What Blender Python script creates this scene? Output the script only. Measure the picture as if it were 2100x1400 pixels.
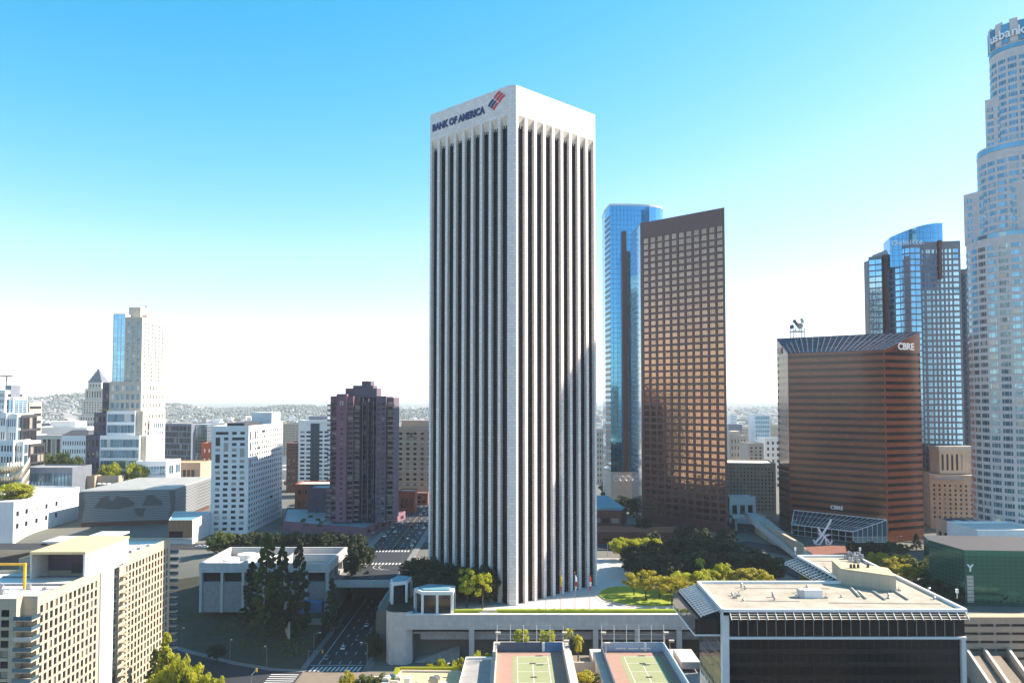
import bpy, math, random
from mathutils import Vector, Matrix, noise
# ---------------------------------------------------------------- camera, sky, sun, exposure
SC = bpy.context.scene
for o in list(bpy.data.objects): bpy.data.objects.remove(o)
R = math.radians
CAMH, FPX, VH = 90.0, 1700.0, 815.0          # camera height over the plaza, focal length and horizon in photo pixels
TH = math.atan(.045); V0 = VH-FPX*.045      # small upward tilt, the rest is lens shift; V0 is the row of the optical axis
cd = bpy.data.cameras.new('camera'); cam = bpy.data.objects.new('camera', cd)
SC.collection.objects.link(cam); SC.camera = cam
cam.location = (0, 0, CAMH); cam.rotation_euler = (math.pi/2+TH, 0, 0)
cd.sensor_width = 36; cd.lens = 36*FPX/2100; cd.shift_y = (V0-700)/2100; cd.clip_start = 1; cd.clip_end = 60000
SUN_AZ, SUN_EL = R(16), R(36.5)                # azimuth from +X towards +Y
world = bpy.data.worlds.new('World'); SC.world = world; world.use_nodes = True
nt = world.node_tree; nt.nodes.clear()
wo = nt.nodes.new('ShaderNodeOutputWorld'); bg = nt.nodes.new('ShaderNodeBackground')
sky = nt.nodes.new('ShaderNodeTexSky'); sky.sky_type = 'NISHITA'; sky.sun_disc = False
sky.sun_elevation = SUN_EL; sky.sun_rotation = math.pi/2-SUN_AZ
sky.altitude = 100; sky.air_density = 1.0; sky.dust_density = 0.3; sky.ozone_density = 1.0
# deeper cyan away from the sun: the red of the dim part of the sky is held back, the bright part stays as it is
sp = nt.nodes.new('ShaderNodeSeparateColor'); cb = nt.nodes.new('ShaderNodeCombineColor'); mr = nt.nodes.new('ShaderNodeMapRange'); mu = nt.nodes.new('ShaderNodeMath'); mu.operation = 'MULTIPLY'
mr.inputs[1].default_value = 1.15; mr.inputs[2].default_value = 2.7; mr.inputs[3].default_value = .15; mr.inputs[4].default_value = .76
m2 = nt.nodes.new('ShaderNodeMapRange'); m2.inputs[1].default_value = 2.7; m2.inputs[2].default_value = 7; m2.inputs[3].default_value = 0; m2.inputs[4].default_value = .24
ad = nt.nodes.new('ShaderNodeMath'); ad.operation = 'ADD'; gm_ = nt.nodes.new('ShaderNodeMath'); gm_.operation = 'MULTIPLY'; gm_.inputs[1].default_value = .91
nt.links.new(sky.outputs[0], sp.inputs[0]); nt.links.new(sp.outputs[0], mr.inputs[0]); nt.links.new(sp.outputs[0], mu.inputs[0]); nt.links.new(sp.outputs[0], m2.inputs[0]); nt.links.new(mr.outputs[0], ad.inputs[0]); nt.links.new(m2.outputs[0], ad.inputs[1]); nt.links.new(ad.outputs[0], mu.inputs[1]); nt.links.new(sp.outputs[1], gm_.inputs[0])
nt.links.new(mu.outputs[0], cb.inputs[0]); nt.links.new(gm_.outputs[0], cb.inputs[1]); nt.links.new(sp.outputs[2], cb.inputs[2]); nt.links.new(cb.outputs[0], bg.inputs[0])
bg.inputs[1].default_value = 0.104
nt.links.new(bg.outputs[0], wo.inputs[0])
sd = bpy.data.lights.new('sun', 'SUN'); sd.energy = 5.0; sd.angle = R(0.5); sd.color = (1.0, 0.87, 0.70)
sun = bpy.data.objects.new('sun', sd); SC.collection.objects.link(sun)
sdir = Vector((math.cos(SUN_AZ)*math.cos(SUN_EL), math.sin(SUN_AZ)*math.cos(SUN_EL), math.sin(SUN_EL)))
sun.rotation_euler = sdir.to_track_quat('Z', 'Y').to_euler(); sun.location = sdir*800
vs = SC.view_settings; vs.view_transform = 'Standard'; vs.look = 'None'; vs.gamma = 1; vs.exposure = 1.4; vs.use_curve_mapping = False
SC.render.engine = 'CYCLES'
cy = SC.cycles; cy.use_denoising = True; cy.max_bounces = 6; cy.diffuse_bounces = 3; cy.glossy_bounces = 3
cy.transmission_bounces = 3; cy.volume_bounces = 1; cy.transparent_max_bounces = 6; cy.caustics_reflective = False; cy.caustics_refractive = False
cy.sample_clamp_indirect = 4.0

# ---------------------------------------------------------------- pixel helpers (a pixel is a direction; ground or depth gives the distance)
cT, sT = math.cos(TH), math.sin(TH)
def ray(u, v):
    a, b = (u-1050)/FPX, (V0-v)/FPX
    return a, cT-b*sT, sT+b*cT
def G(u, v, z=0.0):                           # where the pixel meets the level z
    a, f, w = ray(u, v); t = (z-CAMH)/w
    return Vector((a*t, f*t))
def X(u, Y, v=900):
    a, f, w = ray(u, v); return a/f*Y
def Z(v, Y, u=1050):
    a, f, w = ray(u, v); return CAMH+w/f*Y
COL = SC.collection
def tag(o, label=None, cat=None, group=None, kind=None):
    if label: o['label'] = label
    if cat: o['category'] = cat
    if group: o['group'] = group
    if kind: o['kind'] = kind
    return o
def thing(name, label, cat, loc=(0, 0, 0), rz=0, group=None):
    o = bpy.data.objects.new(name, None); COL.objects.link(o); o.empty_display_size = 1
    o.location = loc; o.rotation_euler = (0, 0, rz)
    return tag(o, label, cat, group)
def copy_tree(o, parent=None, **kw):
    c = o.copy(); COL.objects.link(c); c.parent = parent
    for ch in o.children:
        copy_tree(ch, c)
    return c
class MB:
    def __init__(s): s.v = []; s.f = []; s.m = []
    def add(s, vs_, fs, m=0):
        n = len(s.v); s.v += [tuple(p) for p in vs_]
        for f in fs: s.f.append(tuple(i+n for i in f)); s.m.append(m)
        return s
    def quad(s, a, b, c, d, m=0): return s.add([a, b, c, d], [(0, 1, 2, 3)], m)
    def box(s, x0, x1, y0, y1, z0, z1, m=0, top=None):
        s.add([(x0,y0,z0),(x1,y0,z0),(x1,y1,z0),(x0,y1,z0),(x0,y0,z1),(x1,y0,z1),(x1,y1,z1),(x0,y1,z1)],
              [(0,1,5,4),(1,2,6,5),(2,3,7,6),(3,0,4,7),(3,2,1,0)], m)
        n = len(s.v); s.f.append((n-4, n-3, n-2, n-1)); s.m.append(m if top is None else top); return s
    def obox(s, c, ang, w, d, z0, z1, m=0, top=None):   # a turned box: centre, angle, width along, depth across
        n = len(s.v); s.box(-w/2, w/2, -d/2, d/2, z0, z1, m, top); ca, sa = math.cos(ang), math.sin(ang)
        for i in range(n, len(s.v)):
            x, y, z = s.v[i]; s.v[i] = (c[0]+x*ca-y*sa, c[1]+x*sa+y*ca, z)
        return s
    def prism(s, poly, z0, z1, m=0, top=None, bottom=True, z1s=None):
        n = len(poly); a = len(s.v)
        s.v += [(p[0], p[1], z0) for p in poly]+[(p[0], p[1], (z1s[i] if z1s else z1)) for i, p in enumerate(poly)]
        for i in range(n):
            j = (i+1) % n; s.f.append((a+i, a+j, a+n+j, a+n+i)); s.m.append(m)
        s.f.append(tuple(a+n+i for i in range(n))); s.m.append(m if top is None else top)
        if bottom: s.f.append(tuple(a+i for i in reversed(range(n)))); s.m.append(m)
        return s
    def cyl(s, x, y, z0, z1, r, r2=None, n=12, m=0, top=None):
        r2 = r if r2 is None else r2; a = len(s.v)
        s.v += [(x+r*math.cos(k*6.28319/n), y+r*math.sin(k*6.28319/n), z0) for k in range(n)]
        s.v += [(x+r2*math.cos(k*6.28319/n), y+r2*math.sin(k*6.28319/n), z1) for k in range(n)]
        for i in range(n):
            j = (i+1) % n; s.f.append((a+i, a+j, a+n+j, a+n+i)); s.m.append(m)
        s.f.append(tuple(a+n+i for i in range(n))); s.m.append(m if top is None else top)
        s.f.append(tuple(a+i for i in reversed(range(n)))); s.m.append(m); return s
    def tube(s, p, q, r, r2=None, n=6, m=0):
        p, q = Vector(p), Vector(q); d = (q-p).normalized(); r2 = r if r2 is None else r2
        e = d.orthogonal().normalized(); g = d.cross(e); a = len(s.v)
        for c, rr in ((p, r), (q, r2)):
            s.v += [tuple(c+(e*math.cos(k*6.28319/n)+g*math.sin(k*6.28319/n))*rr) for k in range(n)]
        for i in range(n):
            j = (i+1) % n; s.f.append((a+i, a+j, a+n+j, a+n+i)); s.m.append(m)
        s.f.append(tuple(a+i for i in reversed(range(n)))); s.f.append(tuple(a+n+i for i in range(n))); s.m += [m, m]
        return s
    def mesh(s, name, mats):
        me = bpy.data.meshes.new(name); me.from_pydata(s.v, [], s.f)
        for k in (mats if isinstance(mats, (list, tuple)) else [mats]): me.materials.append(k)
        if len(me.materials) > 1: me.polygons.foreach_set('material_index', s.m)
        me.update(); return me
    def build(s, name, mats, parent=None, loc=(0, 0, 0), rz=0, kind=None):
        o = bpy.data.objects.new(name, s.mesh(name, mats)); COL.objects.link(o)
        o.location = loc; o.rotation_euler = (0, 0, rz)
        if parent: o.parent = parent
        if kind: o['kind'] = kind
        return o
def structure(name, mb, mats): return mb.build(name, mats, kind='structure')
def one(name, mb, mats, label, cat, group=None, loc=(0, 0, 0), rz=0):
    return tag(mb.build(name, mats, loc=loc, rz=rz), label, cat, group)

# ---------------------------------------------------------------- materials
def nodes(name):
    m = bpy.data.materials.new(name); m.use_nodes = True
    t = m.node_tree; b = t.nodes['Principled BSDF']; return m, t, b
def N(t, typ, **kw):
    n = t.nodes.new(typ)
    for k, val in kw.items(): setattr(n, k, val)
    return n
_wg = bpy.data.node_groups.new('wall_coordinates', 'ShaderNodeTree')
_wg.interface.new_socket('Vector', in_out='OUTPUT', socket_type='NodeSocketVector')
def _mkwg():
    t = _wg; go = t.nodes.new('NodeGroupOutput'); g = t.nodes.new('ShaderNodeNewGeometry')
    c = N(t, 'ShaderNodeVectorMath', operation='CROSS_PRODUCT'); c.inputs[0].default_value = (0, 0, 1)
    t.links.new(g.outputs['True Normal'], c.inputs[1])
    d = N(t, 'ShaderNodeVectorMath', operation='DOT_PRODUCT'); t.links.new(g.outputs['Position'], d.inputs[0]); t.links.new(c.outputs[0], d.inputs[1])
    s = t.nodes.new('ShaderNodeSeparateXYZ'); t.links.new(g.outputs['Position'], s.inputs[0])
    k = t.nodes.new('ShaderNodeCombineXYZ'); t.links.new(d.outputs['Value'], k.inputs[0]); t.links.new(s.outputs[2], k.inputs[1])
    t.links.new(k.outputs[0], go.inputs[0])
_mkwg()
def wallco(t):
    g = t.nodes.new('ShaderNodeGroup'); g.node_tree = _wg; return g.outputs[0]
def mixc(t, fac, a, b, blend='MIX'):
    m = N(t, 'ShaderNodeMix', data_type='RGBA', blend_type=blend)
    for sock, val in ((0, fac), (6, a), (7, b)):
        if hasattr(val, 'links') or hasattr(val, 'is_linked'): t.links.new(val, m.inputs[sock])
        elif sock == 0: m.inputs[0].default_value = val
        else: m.inputs[sock].default_value = (*val, 1) if len(val) == 3 else val
    return m.outputs[2]
def ramp(t, fac, a, b):
    r = t.nodes.new('ShaderNodeMapRange'); t.links.new(fac, r.inputs[0]); r.inputs[1].default_value = a; r.inputs[2].default_value = b
    return r.outputs[0]
def noise_f(t, scale, detail=4, co=None, rough=.55):
    n = t.nodes.new('ShaderNodeTexNoise'); n.inputs['Scale'].default_value = scale; n.inputs['Detail'].default_value = detail
    n.inputs['Roughness'].default_value = rough
    if co is None:
        g = t.nodes.new('ShaderNodeNewGeometry'); co = g.outputs['Position']
    t.links.new(co, n.inputs['Vector']); return n.outputs['Fac']
def plain(name, col, rough=.8, var=.18, scale=.25, metal=0, streak=False, col2=None):
    """painted or cast surface: colour broken up by stains of two sizes"""
    m, t, b = nodes(name); b.inputs['Roughness'].default_value = rough; b.inputs['Metallic'].default_value = metal
    dark = col2 or tuple(c*(1-2.2*var) for c in col)
    f = ramp(t, noise_f(t, scale, 6, rough=.65), .35, .7)
    c = mixc(t, f, col, dark)
    f2 = ramp(t, noise_f(t, scale*9, 3), .45, .75); c = mixc(t, f2, c, tuple(x*(1-.6*var) for x in col))
    if streak:
        mp = t.nodes.new('ShaderNodeMapping'); mp.inputs['Scale'].default_value = (1.1, .06, 1); t.links.new(wallco(t), mp.inputs[0])
        f3 = ramp(t, noise_f(t, 1.0, 4, mp.outputs[0]), .52, .75)
        q = N(t, 'ShaderNodeMath', operation='MULTIPLY'); t.links.new(f3, q.inputs[0]); q.inputs[1].default_value = .35
        c = mixc(t, q.outputs[0], c, tuple(x*.62 for x in col))
    t.links.new(c, b.inputs['Base Color']); return m
def tiled(name, col, joint, w, h, js=.035, rough=.7, var=.12, streak=.3, offset=.5, bump=.0):
    """stone or panel cladding: joints, tone of each panel, streaks"""
    m, t, b = nodes(name); b.inputs['Roughness'].default_value = rough
    br = t.nodes.new('ShaderNodeTexBrick'); t.links.new(wallco(t), br.inputs['Vector'])
    br.inputs['Scale'].default_value = 1; br.inputs['Brick Width'].default_value = w; br.inputs['Row Height'].default_value = h
    br.inputs['Mortar Size'].default_value = js; br.offset = offset; br.inputs['Mortar Smooth'].default_value = .2
    br.inputs['Color1'].default_value = (*col, 1); br.inputs['Color2'].default_value = (*[c*(1-2*var) for c in col], 1); br.inputs['Mortar'].default_value = (*joint, 1)
    mp = t.nodes.new('ShaderNodeMapping'); mp.inputs['Scale'].default_value = (.5, .04, 1); t.links.new(wallco(t), mp.inputs[0])
    f3 = ramp(t, noise_f(t, 1.0, 5, mp.outputs[0]), .5, .8)
    q = N(t, 'ShaderNodeMath', operation='MULTIPLY'); t.links.new(f3, q.inputs[0]); q.inputs[1].default_value = streak
    c = mixc(t, q.outputs[0], br.outputs['Color'], tuple(x*.6 for x in col))
    t.links.new(c, b.inputs['Base Color']); return m
def glass(name, tint, metal=.55, rough=.04, mull=None, mcol=(.05, .05, .06), wob=.012, blind=(.35, .33, .3), pblind=.12, js=.09, dark=.5, ior=1.5):
    """coated pane: sky and city mirrored in it, slightly wavy, some with blinds"""
    m, t, b = nodes(name); b.inputs['Roughness'].default_value = rough; b.inputs['IOR'].default_value = ior
    oi = t.nodes.new('ShaderNodeObjectInfo'); g = t.nodes.new('ShaderNodeNewGeometry')
    ad = N(t, 'ShaderNodeMath', operation='ADD'); t.links.new(oi.outputs['Random'], ad.inputs[0]); t.links.new(g.outputs['Random Per Island'], ad.inputs[1])
    fr = N(t, 'ShaderNodeMath', operation='FRACT'); t.links.new(ad.outputs[0], fr.inputs[0]); rnd = fr.outputs[0]
    c = mixc(t, rnd, tint, tuple(x*dark for x in tint))
    gt = N(t, 'ShaderNodeMath', operation='GREATER_THAN'); t.links.new(rnd, gt.inputs[0]); gt.inputs[1].default_value = 1-pblind
    c = mixc(t, gt.outputs[0], c, blind)
    mm = N(t, 'ShaderNodeMath', operation='MULTIPLY_ADD'); t.links.new(gt.outputs[0], mm.inputs[0]); mm.inputs[1].default_value = -metal*.8; mm.inputs[2].default_value = metal
    met = mm.outputs[0]
    if mull:
        br = t.nodes.new('ShaderNodeTexBrick'); t.links.new(wallco(t), br.inputs['Vector']); br.offset = 0
        br.inputs['Scale'].default_value = 1; br.inputs['Brick Width'].default_value = mull[0]; br.inputs['Row Height'].default_value = mull[1]; br.inputs['Mortar Size'].default_value = js
        br.inputs['Mortar Smooth'].default_value = 0
        c = mixc(t, br.outputs['Fac'], c, mcol)
        q = N(t, 'ShaderNodeMath', operation='SUBTRACT'); q.use_clamp = True; t.links.new(met, q.inputs[0]); t.links.new(br.outputs['Fac'], q.inputs[1]); met = q.outputs[0]
        rr = N(t, 'ShaderNodeMath', operation='MULTIPLY_ADD'); t.links.new(br.outputs['Fac'], rr.inputs[0]); rr.inputs[1].default_value = .5; rr.inputs[2].default_value = rough
        t.links.new(rr.outputs[0], b.inputs['Roughness'])
    t.links.new(c, b.inputs['Base Color']); t.links.new(met, b.inputs['Metallic'])
    bu = t.nodes.new('ShaderNodeBump'); bu.inputs['Strength'].default_value = 1; bu.inputs['Distance'].default_value = wob
    nf = noise_f(t, .45, 2); t.links.new(nf, bu.inputs['Height']); t.links.new(bu.outputs[0], b.inputs['Normal'])
    return m
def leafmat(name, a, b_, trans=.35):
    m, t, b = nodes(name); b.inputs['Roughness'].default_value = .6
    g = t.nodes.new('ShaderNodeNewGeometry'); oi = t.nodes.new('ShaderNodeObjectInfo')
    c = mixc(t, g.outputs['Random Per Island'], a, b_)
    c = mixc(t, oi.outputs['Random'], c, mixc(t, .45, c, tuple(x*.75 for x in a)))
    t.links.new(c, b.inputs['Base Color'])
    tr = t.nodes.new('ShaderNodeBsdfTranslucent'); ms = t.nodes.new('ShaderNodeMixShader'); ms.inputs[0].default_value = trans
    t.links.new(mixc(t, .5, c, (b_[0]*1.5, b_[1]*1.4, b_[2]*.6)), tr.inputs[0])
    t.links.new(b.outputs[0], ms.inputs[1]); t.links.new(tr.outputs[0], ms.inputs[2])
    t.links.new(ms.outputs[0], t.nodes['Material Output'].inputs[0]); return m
M = {}
M['granite'] = tiled('light_granite_cladding', (.80, .73, .70), (.42, .38, .37), 2.6, 1.35, .05, .75, .07, .2)
M['granite_plain'] = plain('light_granite', (.74, .65, .55), .75, .1, .3)
M['dark_glass'] = glass('dark_bronze_glass', (.008, .008, .017), .0, .10, (1.65, 4.0), (.015, .013, .015), pblind=0, dark=.7, ior=1.3)
M['brown_granite'] = tiled('brown_granite', (.105, .036, .032), (.05, .02, .02), 2.2, 2.3, .04, .35, .08, .1, 0)
M['copper_glass'] = glass('copper_tinted_glass', (.33, .205, .135), .9, .05, wob=.055, pblind=.0, dark=.8)
M['blue_glass'] = glass('blue_curtain_glass', (.16, .50, .78), .9, .04, (3.2, 4.1), (.05, .2, .36), pblind=0, js=.12)
M['pale_glass'] = glass('pale_curtain_glass', (.62, .76, .86), .9, .06, (3.0, 4.0), (.35, .45, .55), pblind=0, js=.08, wob=.03)
M['teal_dark_glass'] = glass('dark_teal_glass', (.05, .09, .13), .6, .05, (3.0, 4.1), (.1, .1, .12), pblind=0)
M['red_granite'] = tiled('red_brown_granite', (.20, .056, .026), (.10, .03, .016), 3.0, 1.2, .03, .14, .12, .25, 0)
M['band_glass'] = glass('dark_band_glass', (.03, .022, .03), .15, .05, (1.5, 60), (.02, .02, .025), wob=.06, pblind=0, js=.06, ior=1.45)
M['usb_stone'] = tiled('pale_grey_stone', (.60, .56, .55), (.42, .40, .40), 3.0, 2.1, .05, .6, .06, .12, 0)
M['usb_glass'] = glass('aqua_glass', (.20, .38, .46), .7, .05, wob=.03, blind=(.45, .42, .36), pblind=.1)
M['sky_glass'] = glass('sky_blue_glass', (.22, .47, .68), .92, .04, (2.3, 50), (.2, .35, .48), wob=.012, pblind=0, js=.06, dark=.75)
M['gas_granite'] = plain('blue_grey_granite', (.17, .19, .24), .4, .1)
M['white_wall'] = plain('white_stucco', (.76, .76, .76), .8, .06, .15, streak=True)
M['pure_white'] = plain('white_paint', (.80, .79, .77), .6, .05, .3)
M['cream'] = tiled('cream_precast', (.46, .395, .30), (.31, .265, .195), 2.6, 3.05, .05, .8, .05, .15, 0)
M['win'] = glass('window_glass', (.035, .045, .07), .22, .05, wob=.02, blind=(.4, .38, .35), pblind=.18)
M['win_dark'] = glass('dark_window_glass', (.02, .02, .03), .06, .06, wob=.02, blind=(.28, .25, .22), pblind=.15)
M['win_blue'] = glass('blue_window_glass', (.14, .27, .38), .6, .05, wob=.02, blind=(.5, .5, .5), pblind=.1)
M['frame_dark'] = plain('dark_metal', (.04, .04, .045), .5, .1)
M['frame_white'] = plain('white_metal', (.75, .75, .75), .4, .05)
M['steel'] = plain('grey_steel', (.35, .36, .38), .4, .1, metal=.6)
M['pink'] = plain('mauve_stucco', (.23, .11, .15), .85, .1, .12, streak=True)
M['pinkgrey'] = plain('grey_mauve_stucco', (.13, .10, .14), .85, .1, .12, streak=True)
M['balcony'] = plain('balcony_slab', (.46, .38, .26), .8, .15)
M['hotel'] = plain('tan_stucco', (.50, .35, .25), .85, .08, .2, streak=True)
M['brick'] = plain('orange_brick', (.36, .10, .05), .85, .12, .3)
M['darkbrown'] = plain('dark_brown_panels', (.12, .05, .03), .6, .15)
M['beige'] = plain('beige_stone', (.50, .40, .29), .85, .14, .15, streak=True)
M['palebeige'] = plain('pale_beige_stone', (.62, .54, .46), .85, .1, .1, streak=True)
M['concrete'] = tiled('board_marked_concrete', (.56, .53, .52), (.44, .42, .41), 1.9, 2.1, .05, .85, .07, .3, 0)
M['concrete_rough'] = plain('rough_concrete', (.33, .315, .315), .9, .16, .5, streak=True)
M['roof_white'] = plain('white_roof_membrane', (.66, .64, .60), .8, .1, .12)
M['roof_cream'] = plain('stained_cream_roof', (.40, .365, .30), .8, .13, .16, col2=(.25, .20, .14))
M['roof_grey'] = plain('grey_roof_gravel', (.34, .33, .32), .9, .16, .2)
M['roof_blue'] = plain('teal_metal_roof', (.16, .33, .40), .5, .15, .3)
M['roof_tan'] = plain('tan_roof', (.58, .46, .26), .85, .08)
M['roof_dark'] = plain('dark_roof', (.06, .06, .07), .7, .15)
M['asphalt'] = plain('asphalt', (.022, .026, .036), .9, .2, .15)
M['asphalt_pale'] = plain('pale_asphalt', (.21, .17, .13), .9, .12, .2)  # on the junction this pale tone stands for sunlight
M['sidewalk'] = tiled('pavement_concrete', (.24, .24, .245), (.17, .17, .17), 2, 2, .04, .9, .05, .1, 0)
M['paint'] = plain('road_paint', (.62, .62, .62), .8, .15, 1.5)
M['paint_yellow'] = plain('yellow_road_paint', (.6, .42, .08), .8, .15, 1.5)
M['plaza'] = plain('plaza_paving', (.52, .48, .46), .8, .08, .3)
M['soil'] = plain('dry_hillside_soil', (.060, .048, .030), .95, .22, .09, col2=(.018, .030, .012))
M['grass'] = plain('mown_lawn', (.26, .32, .015), .9, .15, .4)
M['hedge'] = plain('clipped_hedge', (.05, .075, .016), .9, .25, 1.4)
M['shrub_bank'] = plain('ivy_bank', (.014, .022, .009), .95, .3, .3)
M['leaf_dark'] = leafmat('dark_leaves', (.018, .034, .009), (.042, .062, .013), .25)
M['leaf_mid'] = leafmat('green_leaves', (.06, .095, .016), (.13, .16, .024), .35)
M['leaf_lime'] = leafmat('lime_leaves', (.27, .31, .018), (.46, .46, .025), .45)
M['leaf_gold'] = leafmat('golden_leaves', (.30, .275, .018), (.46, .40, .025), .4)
M['ivory'] = tiled('ivory_panels', (.52, .455, .375), (.36, .32, .27), 2.6, 3.05, .05, .8, .05, .15, 0)
M['forecourt_brick'] = plain('forecourt_brick', (.20, .075, .05), .85, .12, .4)
M['bark'] = plain('bark', (.075, .055, .04), .95, .2, 2)
M['green_glass'] = glass('green_glass', (.06, .22, .16), .6, .05, (2.4, 1.8), (.02, .10, .075), pblind=0, wob=.05, js=.06)
M['black_glass'] = glass('black_glass', (.015, .016, .022), .10, .04, (2.05, 50), (.010, .010, .012), pblind=0, wob=.05, js=.06, ior=1.38)
M['black_band'] = plain('black_spandrel', (.014, .014, .017), .25, .1)
M['wood'] = tiled('wood_cladding', (.36, .19, .10), (.16, .08, .04), .35, 9, .03, .7, .15, .1)
M['titanium'] = plain('brushed_steel_cladding', (.60, .54, .42), .33, .06, .1, metal=.85)
M['veil'] = tiled('perforated_veil', (.33, .35, .38), (.08, .09, .10), 1.5, 1.2, .28, .8, .04, .05)
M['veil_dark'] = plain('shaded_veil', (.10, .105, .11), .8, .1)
M['court_green'] = plain('court_green', (.27, .29, .15), .9, .05, .4)
M['court_red'] = plain('court_red', (.36, .22, .17), .9, .06, .4)
M['blue_panel'] = plain('blue_court_panel', (.10, .22, .42), .7, .12, .5)
M['pale_panel'] = plain('pale_blue_court_panel', (.40, .52, .64), .7, .06, .5)
M['slate_panel'] = plain('slate_court_panel', (.07, .11, .17), .7, .12, .5)
M['navy'] = plain('navy_letters', (.006, .018, .13), .5, .05)
M['red'] = plain('red_emblem', (.62, .03, .05), .5, .05)
M['letters'] = plain('white_letters', (.85, .85, .87), .5, .02)
M['yellow'] = plain('yellow_paint', (.75, .42, .02), .5, .08)
M['flag_red'] = plain('flag_red', (.60, .05, .04), .8, .05)
M['flag_yellow'] = plain('flag_yellow', (.80, .50, .02), .8, .05)
M['terracotta'] = plain('terracotta_pot', (.40, .28, .25), .8, .1)
M['ground_far'] = plain('city_floor', (.15, .145, .135), .95, .2, .004, col2=(.075, .085, .06))
# ---------------------------------------------------------------- building helpers
def facade(mb, O, ang, W, H, opens, depth, m=0):
    """wall face with real openings and their reveals; O is the lower left corner, outward normal (sin, -cos)"""
    ca, sa = math.cos(ang), math.sin(ang)
    def P(x, z, d=0): return (O[0]+x*ca-d*sa, O[1]+x*sa+d*ca, O[2]+z)
    xs = sorted({0.0, W} | {round(o[0], 3) for o in opens} | {round(o[1], 3) for o in opens})
    zs = sorted({0.0, H} | {round(o[2], 3) for o in opens} | {round(o[3], 3) for o in opens})
    xi = {x: i for i, x in enumerate(xs)}; zi = {z: i for i, z in enumerate(zs)}
    op = set()
    for a, b, c, d in opens:
        for i in range(xi[round(a, 3)], xi[round(b, 3)]):
            for k in range(zi[round(c, 3)], zi[round(d, 3)]): op.add((i, k))
        mb.quad(P(a, c), P(a, c, depth), P(a, d, depth), P(a, d), m); mb.quad(P(b, c), P(b, d), P(b, d, depth), P(b, c, depth), m)
        mb.quad(P(a, c), P(b, c), P(b, c, depth), P(a, c, depth), m); mb.quad(P(a, d), P(a, d, depth), P(b, d, depth), P(b, d), m)
    for k in range(len(zs)-1):
        i = 0
        while i < len(xs)-1:
            if (i, k) in op: i += 1; continue
            j = i
            while j < len(xs)-1 and (j, k) not in op: j += 1
            mb.quad(P(xs[i], zs[k]), P(xs[j], zs[k]), P(xs[j], zs[k+1]), P(xs[i], zs[k+1]), m); i = j
    return [((O[0]+(a+b)/2*ca-depth*sa, O[1]+(a+b)/2*sa+depth*ca, O[2]+c), ang, b-a, d-c) for a, b, c, d in opens]
_pc = {}
def pane_mesh(w, h, gm, fm, style=1):
    k = (round(w, 2), round(h, 2), gm.name, fm.name, style)
    if k not in _pc:
        b = MB(); e = min(.09, w*.06, h*.06)*1.0; y = -.06
        if style == 0 or w > 12:
            b.box(-w/2, w/2, -.02, .06, 0, h, 0)
        else:
            b.quad((-w/2, 0, 0), (w/2, 0, 0), (w/2, 0, h), (-w/2, 0, h), 0)
            bars = [(-w/2, -w/2+e, 0, h), (w/2-e, w/2, 0, h), (-w/2+e, w/2-e, 0, e), (-w/2+e, w/2-e, h-e, h)]
            if style >= 2:
                for q in range(1, style): bars.append((-w/2+w*q/style-e*.5, -w/2+w*q/style+e*.5, e, h-e))
            for a, c, d, f in bars:
                b.quad((a, y, d), (c, y, d), (c, y, f), (a, y, f), 1)
                b.quad((c, y, d), (c, 0, d), (c, 0, f), (c, y, f), 1); b.quad((a, y, f), (c, y, f), (c, 0, f), (a, 0, f), 1)
        _pc[k] = b.mesh('window', [gm, fm])
    return _pc[k]
def put_windows(root, wins, gm, fm, indiv=True, style=1, name='window', limit=300):
    """each pane is an object of its own; past the limit the rest are joined"""
    if not indiv: limit = 0
    wins = sorted(wins, key=lambda w: (w[0][0]+root.location.x)**2+(w[0][1]+root.location.y)**2)
    for p, a, w, h in wins[:limit]:
        o = bpy.data.objects.new(name, pane_mesh(w, h, gm, fm, style)); COL.objects.link(o)
        o.location = p; o.rotation_euler = (0, 0, a); o.parent = root
    if len(wins) > limit:
        b = MB()
        for p, a, w, h in wins[limit:]:
            ca, sa = math.cos(a), math.sin(a)
            b.quad(*[(p[0]+x*ca, p[1]+x*sa, p[2]+z) for x, z in ((-w/2, 0), (w/2, 0), (w/2, h), (-w/2, h))])
        b.build(name, gm, root, kind='stuff')
def grid(W, H, cols, rows, mx=(1, 1), mz=(2, 2), wf=.6, hf=.55, skip=None, z_off=0):
    pw, ph = (W-mx[0]-mx[1])/cols, (H-mz[0]-mz[1])/rows; out = []
    for r in range(rows):
        for c in range(cols):
            if skip and skip(c, r): continue
            x = mx[0]+(c+.5)*pw; z = mz[0]+(r+.5)*ph+z_off
            out.append((x-pw*wf/2, x+pw*wf/2, z-ph*hf/2, z+ph*hf/2))
    return out
def ccw(poly):
    a = sum(p[0]*q[1]-q[0]*p[1] for p, q in zip(poly, poly[1:]+poly[:1]))
    return poly if a > 0 else poly[::-1]
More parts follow.
